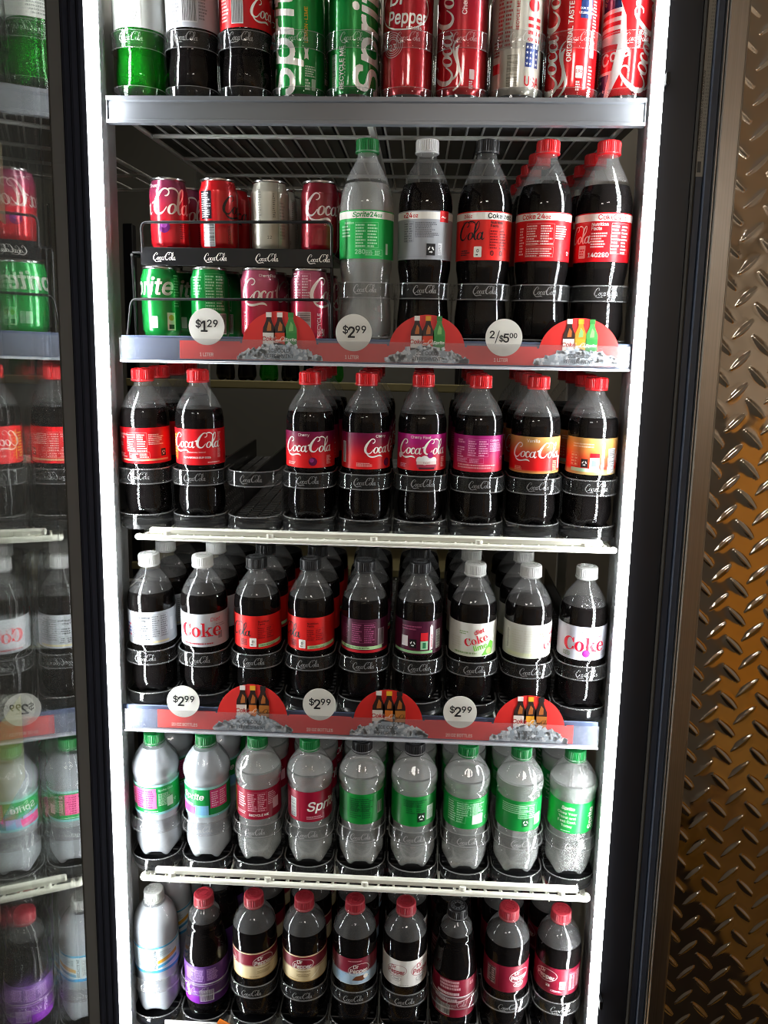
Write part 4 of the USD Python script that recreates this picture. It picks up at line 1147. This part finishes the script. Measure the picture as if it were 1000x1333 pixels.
# ================================================================== fourth shelf
G4 = 'diet and zero bottles on the fourth shelf'
sil = [(0, '#b9bdc4'), (1, '#c6cacf')]
zer = [(0, '#e0201f'), (1, '#e2231f')]
mar = [(0, '#4e1230'), (.5, '#54122f'), (1, '#45102c')]
limew = [(0, '#d5d9c4'), (.3, '#dcdcd2'), (1, '#dad9d2')]
lav = [(0, '#c5c8d4'), (1, '#c9ccd8')]
rows4 = [('diet cola bottle turned to its facts panel with blue dots, leftmost on the fourth shelf', 'cap_white', sil, a_diet_back, 'leftmost diet cola'),
         ('diet cola bottle with large red serif word on plain silver label', 'cap_white', sil, a_diet_front, 'silver diet cola with red word'),
         ('zero sugar cola bottle, left of the two with red labels and black caps', 'cap_black', zer, lambda: a_zero(0), 'left red zero cola'),
         ('zero sugar cola bottle, right of the two with red labels and black caps', 'cap_black', zer, lambda: a_zero(-8), 'right red zero cola'),
         ('dark cherry zero bottle with maroon facts panel and mint stripe', 'cap_black', mar, a_maroon_lines, 'maroon facts-panel cola'),
         ('dark cherry zero bottle showing black recycling square on maroon label', 'cap_black', mar, a_maroon_back, 'maroon recycling-square cola'),
         ('diet lime cola bottle with slanted red word and green lime', 'cap_grey', limew, a_lime_front, 'lime diet cola'),
         ('diet lime cola bottle turned to the pale back of its label', 'cap_grey', limew, a_lime_back, 'pale-backed lime diet cola'),
         ('diet cherry cola bottle with purple cherry, rightmost on the fourth shelf', 'cap_grey', lav, a_diet_cherry, 'rightmost diet cherry cola')]
for i, (lab, cp, st, art, short) in enumerate(rows4):
    x = LANE(i, OFF[4]); b = make_bottle('cola_bottle', lab, 'contour', 'cola', cp, st, art(), (x, 0, Z[4]), .07 - .012 * i, G4)
    queue(b, 4, x, 3 if i < 8 else 0, .0735, short, 'bottles queued behind the fourth shelf front')
    track(4, x, f'clear plastic track front around the {short} bottle')

# ================================================================== fifth shelf
G5 = 'lemon-lime bottles on the fifth shelf'
gpu = [(0, '#16903f'), (1, '#1a9a4e')]
crim = [(0, '#a01232'), (1, '#9c1232')]
grn = [(0, '#14983f'), (1, '#17a045')]
dgrn = [(0, '#0e8a34'), (1, '#0f8c36')]
rows5 = [('cloudy lemon-lime bottle with pink facts box, leftmost on the fifth shelf', 'cloudy_soda', 'cap_green', gpu, lambda: a_punch(True), 'leftmost cloudy lemon-lime'),
         ('cloudy lemon-lime bottle with blue and pink corner on green label', 'cloudy_soda', 'cap_green', gpu, lambda: a_punch(False), 'cloudy blue-cornered lemon-lime'),
         ('clear lemon-lime bottle with crimson small-print label reading RECYCLE ME', 'clear_soda', 'cap_green', crim, lambda: a_crimson(False), 'crimson small-print lemon-lime'),
         ('clear lemon-lime bottle with big white word on crimson label', 'clear_soda', 'cap_green', crim, lambda: a_crimson(True), 'crimson lemon-lime with big word'),
         ('zero lemon-lime bottle with black cap and dark facts panel on green', 'clear_soda', 'cap_black', dgrn, lambda: a_green(0), 'black-capped facts-panel lemon-lime'),
         ('zero lemon-lime bottle with black cap and recycling mark on green', 'clear_soda', 'cap_black', dgrn, lambda: a_green(1), 'black-capped recycling-mark lemon-lime'),
         ('clear lemon-lime bottle with green cap and white table on its label', 'clear_soda', 'cap_green', grn, lambda: a_green(2), 'green-capped white-table lemon-lime'),
         ('clear lemon-lime bottle with green cap and mostly plain green label', 'clear_soda', 'cap_green', grn, lambda: a_green(3), 'plain-labelled lemon-lime'),
         ('clear lemon-lime bottle with hand-lettered slogan, rightmost on the fifth shelf', 'clear_soda', 'cap_green', grn, lambda: a_green(4), 'rightmost slogan lemon-lime')]
for i, (lab, lq, cp, st, art, short) in enumerate(rows5):
    x = LANE(i, OFF[5]); b = make_bottle('lemon_lime_bottle', lab, 'lemon_full' if lq == 'cloudy_soda' else 'lemon', lq, cp, st, art(), (x, 0, Z[5]), .07 - .012 * i, G5)
    queue(b, 5, x, 3, .0745, short, 'bottles queued behind the fifth shelf front')
    track(5, x, f'clear plastic track front around the {short} bottle')

# ================================================================== bottom shelf
G6 = 'pepper soda bottles on the bottom shelf'
wat = [(0, '#cfdde2'), (1, '#d7e2e4')]
pur = [(0, '#5c2a78'), (.35, '#64307e'), (1, '#5f3a80')]
crm = [(0, '#dcc79a'), (.5, '#e3d2a8'), (.52, '#84142c'), (1, '#7d1129')]
coc = [(0, '#a9c4da'), (.42, '#b4cfe2'), (.46, '#7d1a30'), (1, '#76142a')]
dwh = [(0, '#d9d6d2'), (1, '#dedbd6')]
mrn = [(0, '#7c1029'), (1, '#84122d')]
rows6 = [('cloudy white bottle with pale blue label and grey cap, leftmost on the bottom shelf', 'dome_full', 'cloudy_soda', 'cap_grey', wat, a_water, 'leftmost cloudy white', None),
         ('dark bottle with tall purple label and red cap on the bottom shelf', 'slender', 'cola', 'cap_dark_red', pur, a_purple, 'purple-labelled', None),
         ('pepper soda bottle with cream label, logo off to the right', 'dome', 'cola', 'cap_dark_red', crm, lambda: a_pepper_cream(18), 'cream pepper soda with right logo', None),
         ('pepper soda bottle with cream label, logo in the middle', 'dome', 'cola', 'cap_dark_red', crm, lambda: a_pepper_cream(0), 'cream pepper soda with middle logo', None),
         ('pepper soda bottle with maroon and pale blue coconut label', 'dome', 'cola', 'cap_dark_red', coc, a_pepper_coco, 'pale blue pepper soda', None),
         ('diet pepper soda bottle with white label bearing two logos', 'dome', 'cola', 'cap_dark_red', dwh, a_pepper_diet, 'white diet pepper soda', None),
         ('slim dark ribbed bottle with black cap and low maroon label', 'slender', 'cola', 'cap_black', mrn, a_tall_maroon, 'slim black-capped', None),
         ('pepper soda bottle with maroon label, framed box left of its logo', 'dome', 'cola', 'cap_dark_red', mrn, lambda: a_pepper_red(0), 'maroon pepper soda with box', None),
         ('pepper soda bottle with maroon label, logo at left, rightmost on the bottom shelf', 'dome', 'cola', 'cap_dark_red', mrn, lambda: a_pepper_red(1), 'rightmost maroon pepper soda', None)]
for i, (lab, kd, lq, cp, st, art, short, lz) in enumerate(rows6):
    x = LANE(i, OFF[6]); b = make_bottle('soda_bottle', lab, kd, lq, cp, st, art(), (x, 0, Z[6]), .07 - .012 * i, G6, label_z=lz)
    queue(b, 6, x, 3, .0745, short + ' bottle', 'bottles queued behind the bottom shelf front')
    track(6, x, f'clear plastic track front around the {short} bottle' if 'bottle' not in short else short)

# ================================================================== second shelf: large bottles
G2 = 'large bottles on the second shelf'
rows2 = [('large clear lemon-lime bottle with green cap reading 24 oz', 'clear_soda', 'cap_green', [(0, '#25b455'), (1, '#1fae4f')], a_24_lemon, 'large lemon-lime bottle', 0, 'lemon_lime_bottle'),
         ('large diet cola bottle with white cap and silver label', 'cola', 'cap_white', [(0, '#9fa2a8'), (1, '#a9acb2')], a_24_diet, 'large silver diet cola', 0, 'cola_bottle'),
         ('large zero sugar cola bottle with black cap and red label', 'cola', 'cap_black', [(0, '#d9241f'), (1, '#dc2820')], a_24_zero, 'large black-capped cola', 0, 'cola_bottle'),
         ('large cola bottle with red cap, left of the two, showing its back table', 'cola', 'cap_red', red, a_24_red_back, 'left large red-capped cola', 4, 'cola_bottle'),
         ('large cola bottle with red cap, rightmost on the second shelf, reading 140 280', 'cola', 'cap_red', red, a_24_red_facts, 'rightmost large cola', 4, 'cola_bottle')]
for k, (lab, lq, cp, st, art, short, nq, nm) in enumerate(rows2):
    i = k + 4; x = LANE(i, OFF[2]); b = make_bottle(nm, lab, 'tall_contour', lq, cp, st, art(), (x, 0, Z[2]), .02 - .012 * i, G2)
    queue(b, 2, x, nq, .079, short, 'bottles queued behind the second shelf front')
    track(2, x, f'clear plastic track front around the {short}', colz=(.0595, .0810))

# ---- small cans in a black wire rack
CH, CR, CP = .0970, .0264, .0700
chg = [(0, '#d01c28'), (.45, '#cc1c2c'), (.8, '#8e2a4c'), (1, '#7a2a4c')]
pink = [(0, '#c8203c'), (.45, '#c2264a'), (.8, '#b8526e'), (1, '#a8506a')]


def a_c1():
    a = Art(91); a.place(SCRIPT, -24, 50, 13.5, '#eadfd6', align='c'); a.text('Cherry', -27, 84, 4, W); a.poly(Point(-6, 33).buffer(8), '#6a1a6c', 2).poly(Point(-6, 36).buffer(4.5), '#a54aa6', 3).lines(16, 18, 26, 44, 9, '#7c1020'); return a


def a_c2():
    a = Art(92); a.rect(-26, 44, -8, 80, '#27222a').lines(-25, 46, -9, 79, 12, '#c9c2c6', 3).barcode(-22, 8, -4, 40, '#d8d8dc', K, True); a.place(S1, 28, 52, 10, K, align='c').text('RECYCLE', 18, 12, 4, '#7c0d14', True, rot=90); return a


def a_c3():
    a = Art(93); a.lines(-16, 40, -10, 86, 14, '#7d7b74').lines(6, 48, 10, 80, 12, '#6d6b64').rect(13, 8, 13.6, 92, '#8e8c84', 2).lines(16, 20, 26, 70, 12, '#9a988f').text('12', -2, 20, 4, '#55534c'); return a


def a_c4():
    a = Art(94); a.place(SCRIPT, 32, 52, 12, '#e3cfd0', align='c'); a.text('Cherry', 8, 38, 3.2, '#d2a9b0').rect(-22, 10, -14, 30, '#8a1424', 2); return a


def a_c5():
    a = Art(95); a.text('Sprite', -62, 60, 22, W, True, shear=12); a.poly(sbox(-10, 16, -4, 30).buffer(1), '#d7efdc', 2).rect(10, 12, 22, 36, '#e6e2c8', 2).rect(12, 14, 20, 20, '#2a4a2a', 3).poly(Point(16, 29).buffer(4), '#d9c04a', 3).lines(22, 44, 34, 88, 12, '#8fd7a4'); return a


def a_c6():
    a = Art(96); a.panel(-4, 40, 24, 88, '#8fd7a4', 12).lines(-24, 60, -8, 86, 7, '#8fd7a4').barcode(12, 8, 26, 36, '#cbe6d2').lines(-22, 20, 8, 40, 5, '#9fdcb0'); return a


def a_c7():
    a = Art(97); a.place(SCRIPT, 26, 55, 12, '#efe2dc', align='c'); a.text('Cherry Float', 2, 85, 3.4, W).text('RECYCLE', -18, 12, 4.6, '#f0c9cf', True, rot=90); return a


def a_c8():
    a = Art(98); a.place(S1, 30, 55, 13, '#efe2dc', align='c'); a.panel(-22, 56, 4, 90, '#e7b6c2', 9).text('RECYCLE', 18, 8, 5, '#f0d5d9', True, rot=90).text('ME', 25, 8, 5, '#f0d5d9', True, rot=90).barcode(-18, 14, 4, 40, '#e5d3d6', K, True); return a


gc = [(0, '#0f8f3c'), (1, '#118c3d')]
upper = [('small cherry cola can with purple cherry, leftmost in the rack top tier', chg, a_c1, 'small cherry can'), ('small red cola can with black facts panel in the rack top tier', [(0, '#c9131d'), (1, '#cf151f')], a_c2, 'small red black-panel can'),
         ('small plain silver-beige can in the rack top tier', [(0, '#b6b2a4'), (1, '#bdb9ab')], a_c3, 'small silver can'), ('small dark red cola can, rightmost in the rack top tier', [(0, '#a01024'), (1, '#7c1226')], a_c4, 'small dark red can')]
lower = [('small green lemon-lime can with large white word in the rack lower tier', gc, a_c5, 'small green can with white word'), ('small green lemon-lime can turned to its table in the rack lower tier', gc, a_c6, 'small green table can'),
         ('small pink-red cherry float can with script in the rack lower tier', pink, a_c7, 'small pink script can'), ('small pink-red can reading RECYCLE ME, rightmost in the rack lower tier', pink, a_c8, 'small pink recycle can')]
GC = 'small cans in the black wire rack'
ZU, ZL = .1180, .0005
for z, lst, x0, y in ((ZU, upper, -.2815, .012), (ZL, lower, -.2915, -.012)):
    for k, (lab, st, art, short) in enumerate(lst):
        x = x0 + k * CP; c = make_can('small_can', lab, CH, CR, st, art(), at_row(2, x, y + (.010 if lst is upper and k > 1 else 0), z), .22 - .06 * k, GC)
        for q in range(2):
            dup(c, at_row(2, x + .001, y + .016 + .058 * (q + 1), z), rng.uniform(-.9, .9), f'{ORD[q]} in the rack queue behind the {short}', 'cans queued in the wire rack', rx=TILT)

rk = thing('can_rack', 'black two-tier wire can rack with four white script logos on its strip', 'can rack', (0, 0, Z[2]), rx=TILT)
xa, xb = -.3145, -.0400
zu0 = ZU


def loop(x0, x1, yf, yb, z, name='rail_wire', r=.0019):
    obj(name, tube(rounded([(x0, yb, z), (x0, yf, z), (x1, yf, z), (x1, yb, z)], .010), r, 8), 'black_wire', rk, smooth=True)


obj('front_wire', tube(rounded([(-.3310, -.0430, .004), (-.3225, -.0430, .0535), (-.0500, -.0430, .0565), (-.0495, -.0430, .004)], .009), .0019, 8), 'black_wire', rk, smooth=True)
obj('upper_wire', tube(rounded([(-.3080, -.030, .1150), (-.3080, -.030, .1545), (-.0490, -.030, .1575), (-.0490, -.030, .1150)], .009), .0019, 8), 'black_wire', rk, smooth=True)
for x in (-.3240, -.0490):
    obj('side_wire', tube(rounded([(x, -.028, .1125), (x, .20, .1125)], .01), .0019, 8), 'black_wire', rk); obj('side_wire', tube([(x, .195, .0), (x, .195, .2)], .0022, 8), 'black_wire', rk)
    obj('side_wire', tube([(x, -.026, .0), (x, -.026, .1125)], .0022, 8), 'black_wire', rk)
obj('tier_floor', rbox(-.3250, -.0475, -.0235, .20, zu0 - .0035, zu0 - .0004, .0006), 'black_plastic', rk)
st = obj('logo_strip', rbox(-.3110, -.0475, -.0305, -.0270, zu0 - .0190, zu0 + .0045, .0006), 'black_plastic', rk)
a = Art(99)
for k in range(4):
    a.place(SCRIPT, -278 + k * 70.5, 7.2, 4.0, W, align='c', layer=1, sx=.92)
pm, pc = a.mesh(on_front(-.0307, 0, zu0 - .0190), 0); obj('script_print', pm, 'card_print', st, smooth=False, col=pc)

# ================================================================== top shelf
P1 = .0723
X1 = lambda i: -.3150 + i * P1
BARS = '#f0eeea'


def a_t(kind):
    a = Art(120)
    if kind == 0:
        a.rect(-24, 0, 10, 51, '#d9d7d0', 1).lines(-22, 4, 8, 44, 10, '#8d8f8b')
    elif kind == 1:
        a.barcode(-6, 6, 14, 46, '#e4e2e4').lines(-30, 6, -9, 46, 10, '#8b8d92').lines(16, 10, 28, 40, 8, '#8b8d92')
    else:
        a.barcode(-14, 4, 2, 36).lines(-32, 8, -17, 40, 8, '#f4b9b6').place(S1, 30, 14, 9, W, align='c')
    return a


b0 = make_bottle('lemon_lime_bottle', 'green translucent lemon-lime bottle with pale label, leftmost on the top shelf', 'contour', 'green_soda', 'cap_green', [(0, '#cfd2cc'), (1, '#d5d8d2')], a_t(0), (X1(0), 0, Z[1]), .1, 'bottles on the top shelf', shell='green_bottle')
b1 = make_bottle('cola_bottle', 'cola bottle with silver barcode label on the top shelf', 'contour', 'cola', 'cap_black', [(0, '#b9bbc2'), (1, '#c3c5cb')], a_t(1), (X1(1), 0, Z[1]), .05, 'bottles on the top shelf')
b2 = make_bottle('cola_bottle', 'cola bottle with red barcode label on the top shelf', 'contour', 'cola', 'cap_red', red, a_t(2), (X1(2), 0, Z[1]), .05, 'bottles on the top shelf')
for i, (b, s) in enumerate(((b0, 'green translucent bottle'), (b1, 'silver-labelled bottle'), (b2, 'red-labelled bottle'))):
    queue(b, 1, X1(i), 2, .0735, s, 'bottles queued behind the top shelf front')
    track(1, X1(i), f'clear plastic track front around the {s} on the top shelf', P1, (.0545, .0765))

TH, TR = .1575, .0331


def v_text(a, s, u, v, h, col, shear=10):
    return a.text(s, u, v, h, col, True, rot=90, shear=shear)


def star(u, v, r):
    return Polygon([(u + r * (1 if k % 2 == 0 else .42) * math.sin(math.pi * k / 5), v + r * (1 if k % 2 == 0 else .42) * math.cos(math.pi * k / 5)) for k in range(10)])


def a_tall(k):
    a = Art(130 + k)
    if k == 0:
        a.text('Sprite', -2, 1, 42, W, True, rot=90, shear=10); a.text('LEMON-LIME', 17, 64, 4.6, '#c9a62c', True, rot=90).poly(Polygon([(12, 44), (15, 46), (18, 44), (17, 52), (18, 58), (15, 56), (12, 58), (13, 51)]), W, 2)
        a.lines(13, 24, 30, 38, 5, '#bfe3c6', fill=.6).lines(13, 8, 20, 22, 4, '#cfeed6', fill=.7).poly(sbox(23, 9, 27, 21).buffer(1), '#bfe3c6', 2)
    elif k == 1:
        a.text('RECYCLE ME', -8, 9, 6.0, W, True, rot=90).lines(-6.5, 24, -5.5, 70, 12, '#bfe3c6').text('Sprite', 48, 2, 42, W, True, rot=90, shear=10).barcode(-28, 8, -19, 52, '#cbe8d2', K, True)
    elif k == 2:
        e = Point(0, 0).buffer(1, 24); big = affinity.scale(e, 25, 30)
        a.text('Dr', -22, 108, 15, W, True, shear=6).text('Pepper', -24, 86, 15, W, True, shear=6, sx=.78).text('EST 1885', 2, 79, 3.2, W, True).poly(affinity.translate(affinity.scale(e, 36, 26).difference(affinity.scale(e, 34.4, 24.4)), -2, 104), W, 2)
        for r in (15, 12.5, 10, 7.5):
            a.poly(affinity.translate(Point(0, 0).buffer(r).difference(Point(0, 0).buffer(r - .9)), -17, 62), '#c8a9a6', 2)
        a.text('23', -22, 56, 7, '#d8b9b6', True).lines(14, 8, 30, 40, 9, '#b5202c')
    elif k == 3:
        a.place(SCRIPT, -10, 14, 15, '#eaddd6', rot=90, layer=2).text('Cherry', 8, 96, 6, '#e2c5c8', True, rot=90); a.poly(sbox(15, 22, 20, 32).buffer(1), '#f0d0cf', 2).lines(14, 10, 21, 20, 4, '#f0d0cf', fill=.7).lines(14.5, 38, 21, 60, 8, '#c41826')
        a.poly(stroke([(-6, 8, 2), (-2, 40, 3), (-7, 62, 2.4), (-1, 68, 1)]), '#eaddd6', 2)
    elif k == 4:
        a.panel(-26, 60, -4, 120, '#bf5a58', 12).barcode(-10, 12, 6, 50, '#c9c4b4', '#5e5a50', True).text('RECYCLE ME', 4, 78, 4, '#b23a3a', True, rot=90).rect(-34, 30, -20, 42, '#c4161e', 2).lines(-32, 50, -20, 70, 5, '#b23a3a')
        a.rect(14, 36, 34, 64, '#2a3c78', 2)
        for j in range(16):
            a.poly(star(16.5 + 4.8 * (j % 4), 40 + 6.4 * (j // 4), 1.9), W, 3)
        for j in range(4):
            a.rect(16, 66 + j * 8, 36, 70 + j * 8, '#c9202a', 2)
        a.text('USA', 14, 14, 11, '#c9202a', True, sx=.8).poly(Point(24, 108).buffer(8), '#c9202a', 2)
    elif k == 5:
        a.place(SCRIPT, -18, 4, 17, W, rot=90, layer=2).text('ORIGINAL TASTE', 1, 42, 6.0, W, True, rot=90).poly(stroke([(-12, 2, 2), (-9, 36, 3.4), (-13, 58, 2.6), (-7, 66, 1)]), W, 2)
        a.rect(10, 92, 26, 140, '#22386e', 2).text('OUR YEARS', 18, 102, 2.4, W, True, align='c', layer=3).text('CELEBRATED', 18, 97, 2.4, W, True, align='c', layer=3).poly(sbox(9, 24, 16, 36).buffer(1.2), '#f6d9d5', 2).text('190', 12.5, 29, 3.6, '#c01822', True, align='c', layer=3).lines(9, 8, 16, 20, 4, '#f6d9d5', fill=.7)
        a.lines(26, 8, 34, 40, 8, '#f6d9d5').rect(26, 48, 34, 68, '#d8cfd2', 2).lines(28, 72, 36, 130, 16, '#f6d9d5')
    else:
        a.poly(Polygon([(-60, 0), (-22, 0), (-6, 30), (0, 60), (-4, 96), (-16, 124), (-24, 152), (-60, 152)]), '#ece8e6', 1)
        a.poly(Polygon([(-60, 4), (-28, 4), (-22, 30), (-60, 32)]), '#22305f', 2).poly(Polygon([(-60, 34), (-18, 34), (-12, 64), (-60, 68)]), '#d3202c', 2).text('Cola', -34, 40, 14, W, True, layer=3, rot=14)
        for j in range(6):
            a.poly(star(-44 + 7 * (j % 4), 11 + 12 * (j // 4), 2.6), W, 3)
        for j in range(3):
            a.rect(-44, 76 + j * 10, -10, 81 + j * 10, '#cf2430', 2)
        a.poly(Polygon([(-44, 106), (-10, 106), (-16, 134), (-44, 150)]), '#22305f', 2).text('250 FIFA', -36, 112, 6, '#e8b9a0', True, rot=62, layer=3)
        a.place(SCRIPT, 24, 4, 15.5, W, rot=78, layer=2)
    return a


gs = [(0, '#0e8d3b'), (1, '#10913d')]
tall = [('tall green lemon-lime can with huge upright white lettering, left of the pair', gs), ('tall green can reading RECYCLE ME upright on the top shelf', gs), ('tall deep red pepper soda can with white oval logo', [(0, '#c31724'), (1, '#a31424')]),
        ('tall dark red cherry cola can with upright script', [(0, '#cc1826'), (.5, '#bd1626'), (1, '#8e1436')]), ('tall silver-white can with stars and stripes reading USA', [(0, '#c9c5b8'), (1, '#cfcbbf')]),
        ('tall red cola can reading ORIGINAL TASTE upright', [(0, '#d8141d'), (1, '#d8141d')]), ('tall red and white patriotic cola can, rightmost on the top shelf', [(0, '#dc141e'), (1, '#dc141e')])]
TS = ['tall green can with huge lettering', 'tall green recycle can', 'tall pepper soda can', 'tall cherry cola can', 'tall silver-white can', 'tall red original can', 'tall red and white patriotic can']
for k, (lab, stp) in enumerate(tall):
    x = X1(k + 3); c = make_can('tall_can', lab, TH, TR, stp, a_tall(k), (x, 0, Z[1]), -.05 - .03 * k, 'tall cans on the top shelf')
    dup(c, at_row(1, x, .069), .9, 'second in line behind the ' + TS[k], 'cans queued behind the top shelf front', rx=TILT)
    track(1, x, 'clear plastic track front around the ' + TS[k], P1, (.0545, .0765))

# ================================================================== the open glass door at the left, hinged on the frame
dang = math.atan2(-.974, .225)
dr = thing('glass_door', 'open cooler glass door at the left mirroring the shelves', 'door', (-.3672, -.0775, 0), dang)
# local x runs along the door from its hinge, local y towards the shelves' side
L, zb_, zt_ = .72, .12, 2.14
obj('gasket', rbox(.018, .050, -.010, .0075, zb_ + .02, zt_ - .02, .002), 'gasket_rubber', dr)
obj('gasket', rbox(.052, .088, -.010, .0050, zb_ + .02, zt_ - .02, .002), 'gasket_rubber', dr)
obj('gasket', rbox(.090, .122, -.010, .0030, zb_ + .02, zt_ - .02, .002), 'gasket_rubber', dr)
obj('stile', rbox(.0, .185, -.030, -.0105, zb_, zt_, .002), 'black_frame', dr)
obj('spacer', rbox(.124, .186, -.010, .0008, zb_ + .02, zt_ - .02, .0006), 'grey_stile', dr)
obj('stile', rbox(L - .06, L, -.030, .0, zb_, zt_, .002), 'black_frame', dr)
obj('top_rail', rbox(.187, L - .062, -.030, .0, zt_ - .08, zt_, .002), 'black_frame', dr); obj('bottom_rail', rbox(.187, L - .062, -.030, .0, zb_, zb_ + .08, .002), 'black_frame', dr)
obj('glass_pane', rbox(.187, L - .062, -.0042, -.0002, zb_ + .08, zt_ - .08, .0003), 'door_glass', dr)
obj('glass_pane', rbox(.187, L - .062, -.0180, -.0140, zb_ + .08, zt_ - .08, .0003), 'door_glass', dr)
hd = cat(tube(rounded([(L - .03, -.031, .95), (L - .03, -.075, .96), (L - .03, -.075, 1.34), (L - .03, -.031, 1.35)], .02), .009, 12)); obj('handle', hd, 'aluminium', dr, smooth=True)
pmat('yellow_sticker', '#7d7a2a', .6); pmat('beige_sticker', '#857659', .6)
obj('sticker', rbox(.355, .445, -.0138, -.0133, 1.07, 1.155, .0002), 'yellow_sticker', dr, label='yellow-green sticker')
obj('sticker', rbox(.322, .360, -.0138, -.0133, 1.595, 1.665, .0002), 'beige_sticker', dr, label='beige sticker')

# ================================================================== beyond: storage rack in the walk-in, with bottles
sr = thing('storage_rack', 'beige board storage rack deep inside the cooler behind the empty track', 'rack', (0, 0, 0))
obj('board', rbox(-.95, .25, 1.56, 1.95, 1.455, 1.482, .003), 'storage_board', sr); obj('board', rbox(-.95, .25, 1.56, 1.95, .80, .827, .003), 'storage_board', sr)
for x in (-.95, .21):
    for y in (1.57, 1.91):
        obj('leg', rbox(x, x + .035, y, y + .035, 0, 2.0, .003), 'black_frame', sr)
for k in range(6):
    dup([b2, b2, b0][k % 3], (-.62 + k * .078, 1.65, 1.4826), .6 * k, f'dim bottle on the far storage rack, {["first", "second", "third", "fourth", "fifth", "sixth"][k]} from its left', 'bottles on the far storage rack')
# the neighbouring shelf bay, half seen to the left
for k, z in enumerate((1.835, 1.525, .993)):
    nsf = thing('wire_shelf', f'dim wire shelf of the neighbouring bay, {["highest", "middle", "lowest"][k]} of the three at the left', 'shelf', (-.80, 0, z), 0, 'wire shelves of the neighbouring bay')
    shelf_wires(nsf, 0.0, -.33, .335, step=.06)
for j, (b, z) in enumerate(((b0, 1.525), (b0, .993), (b2, 1.525), (b0, 1.835), (b2, .993))):
    dup(b, (-.52, (.10 + .09 * (j // 2)) * math.cos(TILT), z + (.10 + .09 * (j // 2)) * math.sin(TILT)), .4 * j, rx=TILT, label= f'dim bottle in the neighbouring bay left of the shelves, {["nearest green on the middle shelf", "nearest green on the lowest shelf", "nearest dark on the middle shelf", "single green on the highest shelf", "farthest on the lowest shelf"][j]}', group='bottles in the neighbouring bay')
